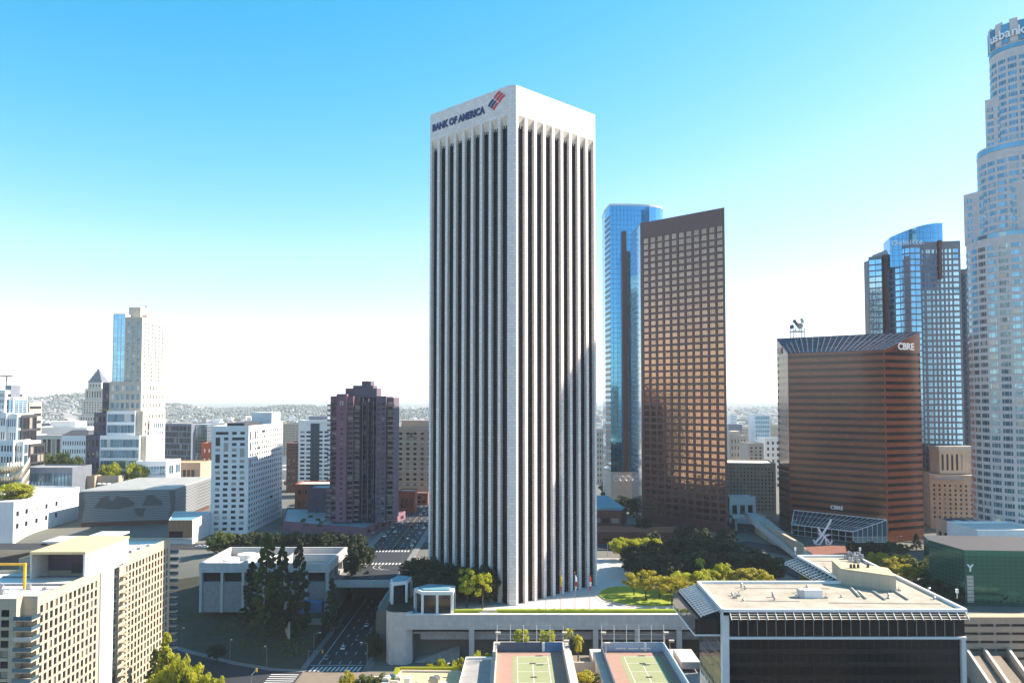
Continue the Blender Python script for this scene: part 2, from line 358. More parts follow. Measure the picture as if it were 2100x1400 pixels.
def block(root, poly, z0, z1, faces, wall, glassm, roof=None, frame=None, depth=.35, parapet=1.0, indiv=True, style=1, wins=None, flush=None, part='wall'):
    """part of a building on footprint poly (world metres, counter-clockwise); faces: edge index -> list of openings or grid keywords"""
    L = root.location; loc = [(p[0]-L.x, p[1]-L.y) for p in poly]; mb = MB(); got = []; n = len(loc)
    for i in range(n):
        p, q = loc[i], loc[(i+1) % n]; W = math.dist(p, q); a = math.atan2(q[1]-p[1], q[0]-p[0])
        sp = faces.get(i)
        op = [] if sp is None else (sp if isinstance(sp, list) else grid(W, z1-z0, **sp))
        got += facade(mb, (p[0], p[1], z0-L.z), a, W, z1-z0, op, depth)
    wo_ = mb.build(part, wall, root)
    r = MB(); zt = z1-L.z
    c = Vector((sum(p[0] for p in loc)/n, sum(p[1] for p in loc)/n))
    if parapet > 0:
        t = .5; inn = []
        for p in loc:
            d = Vector(p)-c; inn.append(tuple(c+d*(1-t*1.4/max(d.length, 1))))
        for i in range(n):
            j = (i+1) % n
            r.quad((*loc[i], zt), (*loc[j], zt), (*inn[j], zt), (*inn[i], zt), 1)
            r.quad((*inn[i], zt), (*inn[j], zt), (*inn[j], zt-parapet), (*inn[i], zt-parapet), 1)
        r.add([(*p, zt-parapet) for p in inn], [tuple(range(n))], 0)
    else:
        r.add([(*p, zt) for p in loc], [tuple(range(n))], 0)
    r.build('roof', [roof or M['roof_grey'], wall], root)
    if wins is not None: wins += got
    else: put_windows(root, got, glassm, frame or M['frame_dark'], indiv, style)
    return wo_
def building(name, label, poly, z0, z1, faces, wall, glassm, cat='building', group=None, **kw):
    c = [sum(p[k] for p in poly)/len(poly) for k in (0, 1)]
    root = thing(name, label, cat, (c[0], c[1], z0), group=group)
    block(root, poly, z0, z1, faces, wall, glassm, **kw)
    return root
def rect(u0, u1, Y, d, Yr=None, rx=None):
    """footprint whose front runs between two pixel columns; front at depth Y (left) and Yr (right)"""
    Yr = Y if Yr is None else Yr
    a, b = Vector((X(u0, Y), Y)), Vector((X(u1, Yr), Yr)); t = (b-a).normalized(); nrm = Vector((-t.y, t.x))
    return [tuple(a), tuple(b), tuple(b+nrm*d), tuple(a+nrm*d)]
def text(body, size, mat, extrude, bold=0.0, name='sign_lettering', parent=None, spacing=1.0):
    """raised letters in the XZ plane facing -Y, left end at the origin"""
    cu = bpy.data.curves.new(name, 'FONT'); cu.body = body; cu.size = size; cu.extrude = extrude; cu.offset = bold; cu.space_character = spacing; cu.resolution_u = 3
    tmp = bpy.data.objects.new(name, cu); COL.objects.link(tmp); bpy.context.view_layer.update()
    me = bpy.data.meshes.new_from_object(tmp.evaluated_get(bpy.context.evaluated_depsgraph_get()))
    bpy.data.objects.remove(tmp); me.transform(Matrix.Rotation(math.pi/2, 4, 'X')); me.materials.clear(); me.materials.append(mat)
    w = max((v.co.x for v in me.vertices), default=1)
    o = bpy.data.objects.new(name, me); COL.objects.link(o)
    if parent: o.parent = parent
    return o, w
def rooftop(root, x, y, z, seed, n=5, spread=(8, 5), mats=None):
    """plant boxes and ducts on a roof, in the root's own space"""
    rd = random.Random(seed)
    for k in range(n):
        b = MB(); w, d, h = rd.uniform(1.5, 4), rd.uniform(1.5, 3.5), rd.uniform(1, 2.4)
        px, py = x+rd.uniform(-1, 1)*spread[0], y+rd.uniform(-1, 1)*spread[1]
        b.box(px-w/2, px+w/2, py-d/2, py+d/2, z, z+h); b.box(px-w/3, px+w/3, py-d/3, py+d/3, z+h, z+h+.3)
        b.build('roof_unit', (mats or [M['steel'], M['roof_grey'], M['pure_white']])[k % 3], root)

# ---------------------------------------------------------------- ground
def smooth(t): t = max(0, min(1, t)); return t*t*(3-2*t)
def gz(x, y):
    far = smooth((y-820)/330)*-24
    if x < -86:
        y0 = 347+max(0, -98-x)*.55
        return -20+19*smooth((y-y0)/95)+far
    if x < -57.9: return (-20 if y < 469.5 else -.5+far)
    return (-20 if y < (355.9 if x < 80 else 343.9) else -.5+far)
def make_ground():
    xs = sorted(set([-400+8*k for k in range(101)]+[-86.6, -86, -58, -57.5, 79.7, 80.3]+[s*q for s in (-1, 1) for q in (450, 600, 900, 1400, 2300, 4000, 7000, 12000, 19500)]))
    ys = sorted(set([-19500, -8000, -3000, -1000, -300, 0, 100]+[180+6*k for k in range(120)]+[343.5, 344, 355.5, 356, 469, 470]+[920, 1000, 1100, 1250, 1500, 2000, 3000, 5000, 9000, 14000, 19500]))
    b = MB(); n = len(xs)
    for y in ys:
        for x in xs: b.v.append((x, y, gz(x, y)))
    for j in range(len(ys)-1):
        for i in range(n-1):
            a = j*n+i; cx, cyy = (xs[i]+xs[i+1])/2, (ys[j]+ys[j+1])/2
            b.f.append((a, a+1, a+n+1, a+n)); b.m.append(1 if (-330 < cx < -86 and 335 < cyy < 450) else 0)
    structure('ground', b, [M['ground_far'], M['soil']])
make_ground()
def sheet(name, pts, z, mat, kind='structure'):
    b = MB(); b.add([(p[0], p[1], z) for p in pts], [tuple(range(len(pts)))]); return b.build(name, mat, kind=kind)

# ---------------------------------------------------------------- the bank tower
def bank_tower():
    near = G(1051.5, 1241, 0); S, ch = 59.6, 2.1; half = S/2; HT = round(Z(174.5, near.y), 1); ZS = HT-13.2
    c = near+Vector((0, half*math.sqrt(2)-1.45))
    root = thing('bank_tower', 'tall square white stone tower with vertical dark window slots and bank name on top', 'skyscraper', (c.x, c.y, 0), R(45))
    # local frame: faces at x = +-half, y = +-half; the face y = -half looks right of the camera, x = -half looks left of it
    marg = 1.3; slot = 4.3; pier = (S-2*ch-2*marg-9*slot)/8; rec = 1.65
    octo = [(-half+ch, -half), (half-ch, -half), (half, -half+ch), (half, half-ch), (half-ch, half), (-half+ch, half), (-half, half-ch), (-half, -half+ch)]
    MB().prism(octo, ZS, HT, 0, 1).build('parapet_band', [M['granite'], M['roof_grey']], root)
    e = half-ch-marg
    for sx, sy in ((-1, -1), (1, -1), (1, 1), (-1, 1)):
        poly = ccw([(sx*(half-ch), sy*half), (sx*half, sy*(half-ch)), (sx*half, sy*e), (sx*(half-rec), sy*e), (sx*e, sy*(half-rec)), (sx*e, sy*half)])
        MB().prism(poly, 0, ZS-.003).build('corner_pier', M['granite'], root)
    x0 = -half+ch+marg
    pm = MB().prism([(-pier/2, 0), (pier/2, 0), (pier/2-.25, rec), (-pier/2+.25, rec)], 0, ZS-.003).mesh('pier', M['granite'])
    gm = MB().box(-slot/2-.25, slot/2+.25, 0, .3, 0, ZS-3).mesh('window_strip', M['dark_glass'])
    sb = MB(); s2 = slot/2
    sb.add([(-s2, 0, ZS), (s2, 0, ZS), (s2+.2, rec, ZS-4), (-s2-.2, rec, ZS-4)], [(3, 2, 1, 0)])
    for k in range(3): sb.box(-s2+.25+k*1.35, -s2+.6+k*1.35, rec-.25, rec+.01, ZS-5.2, ZS-3.8)
    sm = sb.mesh('sloped_soffit', M['granite_plain'])
    lm = MB().box(-slot/2-.2, slot/2+.2, -.25, .02, 0, 6).box(-slot/2-.2, slot/2+.2, -.35, .02, 6, 7.2).mesh('lobby_window', M['win_dark'])
    for f in range(4):
        a = f*math.pi/2; ca, sa = math.cos(a), math.sin(a)
        def put(nm, me, t, d):
            o = bpy.data.objects.new(nm, me); COL.objects.link(o); o.parent = root
            x, y = t, -half+d; o.location = (x*ca-y*sa, x*sa+y*ca, 0); o.rotation_euler = (0, 0, a)
        for k in range(9):
            t = x0+slot/2+k*(slot+pier)
            put('window_strip', gm, t, rec); put('sloped_soffit', sm, t, 0)
            if k < 8: put('pier', pm, t+slot/2+pier/2, 0)
    # sign on the face x = -half (outward -x); letters run along -y to +y seen from outside: left end at y = +half
    def on_left(o, along, z, out=.05):
        o.location = (-half-out, half-ch-along, z); o.rotation_euler = (0, 0, -math.pi/2)
    o, w = text('BANK OF AMERICA', 4.1, M['navy'], .15, .2, parent=root); sc = 37.6/w
    o.scale = (sc, 1, 1.1); on_left(o, 2.0, ZS+4.4, .2)
    fl = thing_part = bpy.data.objects.new('flag_emblem', None); COL.objects.link(fl); fl.parent = root; fl.scale = (1.2, 1, 1.2); on_left(fl, 46.8, ZS+7.8)
    def stripe(x0_, z0_, x1_, z1_, wd, mat):
        b = MB(); n = 5; up = []; lo = []
        for k in range(n+1):
            t = k/n; x = x0_+(x1_-x0_)*t; z = z0_+(z1_-z0_)*t+.35*math.sin(t*math.pi)
            up.append((x, z)); lo.append((x+wd*.75, z-wd*.62))
        for k in range(n):
            (a1, b1), (a2, b2), (c2, d2), (c1, d1) = up[k], up[k+1], lo[k+1], lo[k]
            b.add([(c1, -.3, d1), (c2, -.3, d2), (a2, -.3, b2), (a1, -.3, b1), (c1, 0, d1), (c2, 0, d2), (a2, 0, b2), (a1, 0, b1)],
                  [(0, 1, 2, 3), (0, 4, 5, 1), (2, 6, 7, 3), (0, 3, 7, 4), (1, 5, 6, 2)])
        b.build('emblem_stripe', mat, fl)
    for k in range(3):
        dx, dz = k*1.25, -k*.95
        stripe(-4.2+dx, -.6+dz, -1.5+dx, 1.4+dz, .95, M['navy' if k < 2 else 'red'])
        stripe(-1.1+dx, 1.65+dz, 2.0+dx, 3.5+dz, .95, M['red'])
    return root
bank = bank_tower()
podium_front = G(1100, 1262, 0).y

# ---------------------------------------------------------------- brown tower
def brown_tower():
    A = (X(1491, 556), 556); B = (X(1316, 607), 607); C = (X(1296, 652), 652); D = (152, 640)
    poly = [B, A, D, C]; z1 = 218.5; W = math.dist(B, A)
    root = thing('office_tower', 'brown granite tower with a grid of square copper windows and a raked roofline', 'skyscraper', (sum(p[0] for p in poly)/4, sum(p[1] for p in poly)/4, 0))
    op = []; cols, rows = 11, 43; pw = (W-2.6)/cols; ph = (z1-11.5-6)/rows
    for r in range(rows):
        for c in range(cols):
            x = 1.5+(c+.5)*pw; z = 6+(r+.5)*ph
            op.append((x-pw*.365, x+pw*.365, z-ph*(.33 if r < rows-2 else .4), z+ph*(.33 if r < rows-2 else .4)))
    block(root, poly, 0, z1, {0: op}, M['brown_granite'], M['copper_glass'], roof=M['roof_dark'], depth=.5, parapet=1.5, style=3)
    L = root.location                         # the mirror-glass side facing left
    b = MB(); p, q = Vector(C)-L.xy, Vector(B)-L.xy; nrm = Vector((-(p-q).y, (p-q).x)).normalized()
    nrm = nrm if nrm.x < 0 else -nrm; p2, q2 = p+nrm*.3, q+nrm*.3
    b.prism(ccw([tuple(p2), tuple(q2), tuple(q), tuple(p)]), 2, z1-1.2).build('mirror_glass_side', M['pale_glass'], root)
    for dx, h in ((20, 9), (8, 6), (35, 7)):
        MB().tube((dx-20, 0, z1-1.4), (dx-20, 0, z1+h), .18, .08).build('mast', M['steel'], root)
    return root
brown_tower()

# ---------------------------------------------------------------- blue tower behind it
def blue_tower():
    Y = 690; zt = Z(424, Y); xl, xr = X(1243, 705), X(1362, Y+16)
    pts = [(X(1243, 712), 735), (X(1243, 705), 705), (X(1253, 686), 686)]
    for k in range(1, 9):
        a = k/8*math.pi/2; pts.append((X(1253, 686)+(xr-X(1253, 686))*math.sin(a)*1.0, 686+(1-math.cos(a))*18-1.5*math.sin(2*a)))
    pts += [(xr, 745)]; pts = ccw(pts)
    root = thing('office_tower', 'tall blue mirror glass tower with rounded corner behind the brown granite tower', 'skyscraper', (xl+20, 710, 0))
    L = root.location; loc = [(p[0]-L.x, p[1]-L.y) for p in pts]
    b = MB(); n = len(loc); z0 = 20
    b.prism(loc, z0, zt, 0, 1).build('curtain_wall', [M['blue_glass'], M['roof_grey']], root)
    # striped left side: a stone band at every floor
    p, q = Vector((X(1243, 705), 705))-L.xy, Vector((X(1253, 686), 686))-L.xy; t = (q-p).normalized(); nr = Vector((t.y, -t.x)); nr = nr if nr.y < 0 or nr.x < 0 else -nr
    ang = math.atan2(t.y, t.x); mid = (p+q)/2; W = (q-p).length
    bandm = MB().box(-W/2, W/2, -.3, .3, 0, 2.2).mesh('floor_band', M['brown_granite'])
    for k in range(46):
        o = bpy.data.objects.new('floor_band', bandm); COL.objects.link(o); o.parent = root
        o.location = (mid.x, mid.y, z0+8+k*4.7); o.rotation_euler = (0, 0, ang)
    rim = MB(); off = [(x*1.012, y*1.012) for x, y in loc]
    rim.prism(off, zt, zt+1.6).build('roof_rim', M['frame_white'], root)
    base = MB(); base.prism([(x*1.02, y*1.02) for x, y in loc], 0, z0+9).build('base', M['palebeige'], root)
    fin = MB(); xa = X(1278, 683)-L.x; fin.prism([(xa, -28.5), (xa+3.4, -29.2), (xa+3.4, -12), (xa, -12)], 30, Z(478, 690)).build('granite_fin', M['brown_granite'], root)
    for k in range(4):
        rg = MB(); cx = X(1262+k*12, 684)-L.x
        for s_ in range(12):
            a0, a1 = s_*math.pi/6, (s_+1)*math.pi/6
            rg.tube((cx+2.1*math.cos(a0), -30, 24+2.1*math.sin(a0)), (cx+2.1*math.cos(a1), -30, 24+2.1*math.sin(a1)), .45, n=5)
        rg.build('round_arch', M['pure_white'], root)
    return root
blue_tower()

# ---------------------------------------------------------------- red granite building with the sloped skylight
def red_building():
    FL, FR, BR, BL = (X(1618, 567), 567), (X(1817, 520), 520), (X(1891, 532), 532), (X(1596, 595), 595)
    B2, B1 = (BR[0]+8, BR[1]+24), (BL[0]+9, BL[1]+24); ze = 120.0; zr = 132.0
    root = thing('office_building', 'red brown granite office block with dark window bands and sloped skylight roof', 'office building', ((FL[0]+B2[0])/2, 560, 0))
    L = root.location
    poly = [FL, FR, BR, B2, B1, BL]
    rows = 25; H = ze-6
    def bands(W): return [(.5, W-.5, 6+r*(H/rows)+1.0, 6+r*(H/rows)+3.0) for r in range(rows)]
    faces = {0: bands(math.dist(FL, FR)), 1: bands(math.dist(FR, BR)), 5: bands(math.dist(BL, FL))}
    block(root, poly, 0, ze, faces, M['red_granite'], M['band_glass'], roof=M['roof_dark'], depth=.45, parapet=0)
    def l(p, z): return (p[0]-L.x, p[1]-L.y, z)
    top = MB()
    top.add([l(FR, ze), l(BR, ze), l(BR, zr)], [(0, 1, 2)]); top.add([l(BL, ze), l(FL, ze), l(BL, zr)], [(0, 1, 2)])
    top.quad(l(BR, ze), l(B2, ze), l(B2, zr), l(BR, zr)); top.quad(l(B2, ze), l(B1, ze), l(B1, zr), l(B2, zr)); top.quad(l(B1, ze), l(BL, ze), l(BL, zr), l(B1, zr))
    top.quad(l(BL, zr), l(BR, zr), l(B2, zr), l(B1, zr)); top.build('gable', M['red_granite'], root)
    sk = MB(); sk.quad(l(FL, ze+.05), l(FR, ze+.05), l(BR, zr+.05), l(BL, zr+.05)); sk.build('skylight', M['teal_dark_glass'], root)
    def lerp(p, q, t): return tuple(p[i]+(q[i]-p[i])*t for i in range(3))
    for k in range(23):                                  # skylight bars
        t = k/22; MB().tube(lerp(l(FL, ze+.15), l(FR, ze+.15), t), lerp(l(BL, zr+.15), l(BR, zr+.15), t), .26, n=4).build('skylight_bar', M['pinkgrey'], root)
    for k in range(9):
        t = k/8; MB().tube(lerp(l(FL, ze+.12), l(BL, zr+.12), t), lerp(l(FR, ze+.12), l(BR, zr+.12), t), .16 if 0 < k < 8 else .34, n=4).build('skylight_bar', M['pinkgrey'], root)
    # letters
    t_ = Vector(BR)-Vector(FR); a = math.atan2(t_.y, t_.x)
    o, w = text('CBRE', 6.4, M['letters'], .2, .12, parent=root); s = 14.0/w; o.scale = (s, 1, .95); p = Vector(FR)+t_*.36; o.location = (p.x-L.x+.45*math.sin(a), p.y-L.y-.45*math.cos(a), ze+.4); o.rotation_euler = (0, 0, a)
    t_ = Vector(FL)-Vector(BL); a = math.atan2(t_.y, t_.x)
    o, w = text('CBRE', 6.0, M['letters'], .2, .1, parent=root); s = 12/w; o.scale = (s, 1, 1); p = Vector(BL)+t_*.08; o.location = (p.x-L.x+.5*math.sin(a), p.y-L.y-.5*math.cos(a), ze+1); o.rotation_euler = (0, 0, a)
    t_ = Vector(FR)-Vector(FL); a = math.atan2(t_.y, t_.x)
    o, w = text('CBRE', 3.4, M['letters'], .2, .05, parent=root); s = 8.5/w; o.scale = (s, 1, 1); p = Vector(FL)+t_*.44; o.location = (p.x-L.x+.6*math.sin(a), p.y-L.y-.6*math.cos(a), Z(1044, 543)); o.rotation_euler = (0, 0, a)
    # lattice platform with dishes on the roof
    px, py = (BL[0]+17-L.x, BL[1]+6-L.y)
    for dx in (-4, 0, 4):
        for dy in (-3, 3): MB().tube((px+dx, py+dy, zr), (px+dx, py+dy, zr+8.5), .3, n=5).build('mast_leg', M['steel'], root)
    MB().box(px-5, px+5, py-4, py+4, zr+5.6, zr+6.1).build('mast_platform', M['frame_white'], root)
    for dx, dz, r, tx in ((-4, 9, 1.7, -1), (-1.5, 11, 1.9, .6), (1.5, 9.6, 2.3, -.4), (2.4, 13.4, 2.2, .8), (-2.2, 13.0, 1.4, -.7)):
        d = MB(); ax = Vector((tx*.7, -.75, .25)).normalized(); c = Vector((px+dx, py-1, zr+dz)); e1 = ax.orthogonal().normalized(); e2 = ax.cross(e1); ring = []
        for q in (0, .6, 1):
            ring.append([tuple(c+ax*(q*q*.9)+(e1*math.cos(k*.5236)+e2*math.sin(k*.5236))*r*max(q, .05)) for k in range(12)])
        for i in range(2):
            for k in range(12): d.quad(ring[i][k], ring[i][(k+1) % 12], ring[i+1][(k+1) % 12], ring[i+1][k])
        d.tube(c, (c.x, c.y+1, zr+6), .16, n=5); d.build('dish_antenna', M['gas_granite'] if dx < 1 else M['palebeige'], root)
    # entrance atrium: lean-to of glass against the front
    f = (Vector(FR)-Vector(FL)).normalized(); nr = Vector((f.y, -f.x)); nr = nr if nr.y < 0 else -nr
    a0, a1 = Vector(FL)+f*3, Vector(FR)-f*.5; e0, e1 = a0+nr*17+f*7, a1+nr*17-f*14
    zt, zb = 14.0, 7.0
    at = thing('glass_atrium', 'white framed glass entrance atrium leaning against the red granite office block', 'atrium', (e0.x, e0.y, 0))
    L2 = at.location
    def k_(p, z): return (p.x-L2.x, p.y-L2.y, z)
    MB().quad(k_(e0, zb), k_(e1, zb), k_(a1, zt), k_(a0, zt)).build('glass_roof', M['teal_dark_glass'], at)
    MB().quad(k_(e0, 0), k_(e1, 0), k_(e1, zb), k_(e0, zb)).build('glass_front', M['win_dark'], at)
    MB().add([k_(e1, 0), k_(a1, 0), k_(a1, zt), k_(e1, zb)], [(0, 1, 2, 3)]).build('glass_side', M['win_blue'], at)
    MB().add([k_(a0, 0), k_(e0, 0), k_(e0, zb), k_(a0, zt)], [(0, 1, 2, 3)]).build('glass_side', M['win_dark'], at)
    def bar(p, q, r): MB().tube(p, q, r, n=5).build('glazing_bar', M['frame_white'], at)
    for k in range(19):
        t = k/18; bar(lerp(k_(e0, zb+.1), k_(e1, zb+.1), t), lerp(k_(a0, zt+.1), k_(a1, zt+.1), t), .13)
        if k % 2 == 0: bar(lerp(k_(e0, 0), k_(e1, 0), t), lerp(k_(e0, zb), k_(e1, zb), t), .17)
    for t in (.3, .65): bar(lerp(k_(e0, zb+.1), k_(a0, zt+.1), t), lerp(k_(e1, zb+.1), k_(a1, zt+.1), t), .08)
    for p, q in ((k_(e0, zb), k_(e1, zb)), (k_(e1, zb), k_(a1, zt)), (k_(a0, zt), k_(a1, zt)), (k_(e0, zb), k_(a0, zt))): bar(p, q, .36)
    for z in (.4, 3.6): bar(k_(e0, z), k_(e1, z), .16); bar(k_(e1, z), k_(a1, z), .16)
    for k in range(1, 8):
        t = k/7; zz = zb+(zt-zb)*t; bar(lerp(k_(e1, 0), k_(a1, 0), t), lerp(k_(e1, zb), k_(a1, zt), t), .17)
    return root
red_building()

# ---------------------------------------------------------------- round stepped tower at the right edge
def round_tower():
    cx, cyy = 302.0, 482.0
    root = thing('round_skyscraper', 'pale stone round stepped skyscraper with aqua windows and a lettered crown', 'skyscraper', (cx, cyy, 0))
    wins = []
    def ring(r, z0, z1, n=48, name='drum', a0=0):
        MB().cyl(0, 0, z0, z1, r, n=n, m=0, top=1).build(name, [M['usb_stone'], M['roof_white']], root)
    def square(s, z0, z1, rot, name='shoulder'):
        b = MB(); b.obox((0, 0), rot, s*2, s*2, z0, z1, 0, 1); b.build(name, [M['usb_stone'], M['roof_white']], root)
    rA = R(38)
    ring(31.6, 0, 181); square(22.9, 181, 212, R(20)); ring(24.8, 181, 236); square(15.2, 236, 266, R(38)); ring(16.9, 236, 297)
    MB().cyl(0, 0, 181.2, 183.8, 29.0, n=48).build('glass_band', M['usb_glass'], root)
    MB().cyl(0, 0, 232, 234.8, 25.1, n=48).build('glass_band', M['usb_glass'], root)
    MB().cyl(0, 0, 292, 294.6, 17.2, n=48).build('glass_band', M['usb_glass'], root)
    for k in range(24):                                    # scalloped crown
        a = k*math.pi/12; w = 2*17.3*math.tan(math.pi/24)
        b = MB(); h = 309 if k % 2 else 307
        b.obox((16.6*math.cos(a), 16.6*math.sin(a)), a+math.pi/2, w*.98, 1.2 if k % 2 else 2.0, 295.5, h)
        b.build('crown_panel', M['usb_stone'] if k % 2 else M['usb_glass'], root)
    MB().cyl(0, 0, 295, 304, 15.2, n=32).build('crown_core', M['usb_stone'], root)
    def curved_windows(r, z0, z1, n, ph, wide, a_from, a_to, wh):
        out = []
        for k in range(n):
            a = k*2*math.pi/n
            d = (a-math.pi+math.pi) % (2*math.pi)
            if not (a_from <= d <= a_to): continue
            z = z0
            while z+ph <= z1:
                out.append((a, z+ph*.2, wide, wh)); z += ph
        return [((r*math.cos(a), r*math.sin(a), z), a+math.pi/2, w, h) for a, z, w, h in out]
    lo, hi = R(150), R(320)
    def mesh_bay(w, h):                                    # centre light, two side lights, slim piers between
        b = MB(); y = -.12
        for x0, x1 in ((-w/2, -w*.30), (-w*.24, w*.24), (w*.30, w/2)):
            b.box(x0, x1, y, .5, 0, h, 0)
        b.box(-w*.5, w*.5, -.16, .4, -.3, -.05, 1); return b.mesh('window_bay', [M['usb_glass'], M['usb_stone']])
    allw = []
    for r, z0, z1, n in ((31.6, 3, 180, 30), (24.8, 186, 229, 24), (16.9, 238, 290, 18)):
        allw += [(w, 2*r*math.tan(math.pi/n)*.74) for w in curved_windows(r-.1, z0, z1, n, 4.15, 1, lo, hi, 2.35)]
    # flat shoulders
    for s, z0, z1, rot in ((22.9, 185, 211, R(20)), (15.2, 237, 265, R(38))):
        for f in range(4):
            a = rot+f*math.pi/2
            nx, ny = math.sin(a), -math.cos(a)
            if ny > .3 and nx > 0: continue
            for c in (-.82, -.45, .45, .82):
                z = z0+.6
                while z+4 < z1:
                    allw.append((((c*s*math.cos(a)+nx*s, c*s*math.sin(a)+ny*s, z), a, 1, 2.3), 3.2)); z += 4.15
    dc = {}
    allw.sort(key=lambda q: (q[0][0][0]+cx)**2+(q[0][0][1]+cyy)**2-q[0][0][2]*40)
    rest = MB()
    for i, ((p, a, _, h), w) in enumerate(allw):
        if i < 300:
            k = round(w, 1)
            if k not in dc: dc[k] = mesh_bay(k, 2.35)
            o = bpy.data.objects.new('window_bay', dc[k]); COL.objects.link(o); o.parent = root; o.location = p; o.rotation_euler = (0, 0, a)
        else:
            me = dc.get(round(w, 1)) or dc.setdefault(round(w, 1), mesh_bay(round(w, 1), 2.35)); ca, sa = math.cos(a), math.sin(a)
            rest.add([(p[0]+v.co.x*ca-v.co.y*sa, p[1]+v.co.x*sa+v.co.y*ca, p[2]+v.co.z) for v in me.vertices], [tuple(q.vertices) for q in me.polygons if q.index < 18])
    rest.build('window_bay', M['usb_glass'], root, kind='stuff')
    for ch, a in zip('usbank', (R(184), R(194), R(205), R(216), R(227), R(238))):   # letters around the crown
        o, w = text(ch, 7.6, M['letters'], .3, .12, parent=root); o.location = (18.2*math.cos(a)-w/2*math.cos(a+math.pi/2), 18.2*math.sin(a)-w/2*math.sin(a+math.pi/2), 298.5); o.rotation_euler = (0, 0, a+math.pi/2)
    # low podium
    pp = rect(2000, 2140, 430, 30)
    b = building('podium_block', 'low white walled annexe at the foot of the round skyscraper', [tuple(p) for p in pp], 0, Z(1086, 430), {}, M['white_wall'], M['win'], roof=M['roof_white'])
    return root
round_tower()

# ---------------------------------------------------------------- blue curved-top tower
def curved_tower():
    Y = 612.0
    def p(u, y): return (X(u, y), y)
    root = thing('office_tower', 'blue glass and grey granite tower with a curved lettered glass crown', 'skyscraper', (X(1880, Y), Y, 0)); L = root.location
    wins = []; gl = []
    kw = dict(roof=M['roof_grey'], depth=.35, parapet=1)
    z1 = Z(527, 640)
    gspec = lambda c, H: dict(cols=c, rows=int(H/4.6), mx=(.3, .3), mz=(2, 2), wf=.97, hf=.80)
    a = [p(1788, 640), p(1816, 634), (X(1816, 670), 670), (X(1789, 676), 676)]
    block(root, a, 0, z1, {0: gspec(2, z1)}, M['gas_granite'], M['sky_glass'], **kw, wins=gl)
    a = [p(1816, 637), p(1829, 634), (X(1829, 634), 672), (X(1816, 637)+1, 672)]
    block(root, a, 0, Z(524, 640), {}, M['brown_granite'], M['sky_glass'], **kw)
    z2 = Z(506, 622)
    a = [p(1829, 632), p(1841, 624), p(1874, 612), p(1897, 612), p(1897, 640), (X(1829, 632), 660)]
    block(root, a, 0, z2, {0: gspec(1, z2), 1: gspec(3, z2), 2: gspec(2, z2)}, M['gas_granite'], M['sky_glass'], **kw, wins=gl)
    z3 = Z(497, 615)
    a = [p(1897, 614.5), p(1979, 608), (X(1979, 608)+1, 648), (X(1897, 612), 655)]
    W = math.dist(a[0], a[1]); rows = 46; ph = (z3-8)/rows; op = []
    for r in range(rows):
        z = 3+(r+.5)*ph
        for c, (x0, x1) in enumerate([(.5, 2.0), (3.6, 6.9), (8.0, 9.9), (11.2, 13), (14.4, 16.2), (17.6, 19.4), (20.6, 22.4), (23.6, 27.6)]):
            s = W/29; op.append((x0*s, x1*s, z-ph*.33, z+ph*.33))
    block(root, a, 0, z3, {0: op}, M['gas_granite'], M['sky_glass'], **kw, wins=wins)
    MB().box(X(1930, 612)-L.x, X(1936, 612)-L.x, -3.4, -1, Z(572, 610), z3+.5).build('dark_notch', M['brown_granite'], root)
    gl.sort(key=lambda w: -w[0][2]); wins.sort(key=lambda w: -w[0][2])
    put_windows(root, gl[:150], M['sky_glass'], M['gas_granite'], True, 1, limit=150)
    put_windows(root, wins[:150], M['sky_glass'], M['gas_granite'], True, 1, limit=150)
    put_windows(root, gl[150:]+wins[150:], M['sky_glass'], M['gas_granite'], False)
    # curved crown, rising to the right
    n = 14; base = []; tops = []
    for k in range(n+1):
        t = k/n; u = 1833+(1943-1833)*t; y = 622-10*math.sin(t*math.pi*.55)*1.2+8*t*t
        base.append((X(u, y)-L.x, y-L.y)); tops.append(Z(487+(457-487)*math.sin(t*math.pi/2), y))
    poly = base+[(base[-1][0], base[-1][1]+22), (base[0][0]+6, base[0][1]+24)]
    b = MB(); nn = len(poly); zt = tops+[tops[-1], tops[0]]
    b.prism(poly, 188, 0, 0, 1, z1s=zt); b.build('curved_crown', [M['blue_glass'], M['roof_grey']], root)
    cu = []                                               # letters follow the curve of the crown
    for k in range(len(base)-1): cu.append((math.dist(base[k], base[k+1]), base[k], base[k+1]))
    pos = 1.6
    for ch in 'Deloitte.':
        o, w = text(ch, 5.4, M['letters'], .2, .1, parent=root); d = pos+w/2
        for ln, p0, p1 in cu:
            if d <= ln: break
            d -= ln
        an = math.atan2(p1[1]-p0[1], p1[0]-p0[0]); t = d/ln; cx, cy_ = p0[0]+(p1[0]-p0[0])*t, p0[1]+(p1[1]-p0[1])*t
        o.location = (cx-w/2*math.cos(an)+.45*math.sin(an), cy_-w/2*math.sin(an)-.45*math.cos(an), Z(501, 615)); o.rotation_euler = (0, 0, an); pos += w+.45
    a = [p(1979.5, 612), p(2004, 606), (X(2004, 606)+1, 640), (X(1979.5, 612)+1, 644)]
    zc = Z(552, 612); block(root, a, 0, zc, {0: dict(cols=3, rows=40, mx=(.4, .4), mz=(3, 4), wf=.62, hf=.62)}, M['gas_granite'], M['sky_glass'], roof=M['roof_grey'], depth=.35, indiv=False)
    return root
curved_tower()
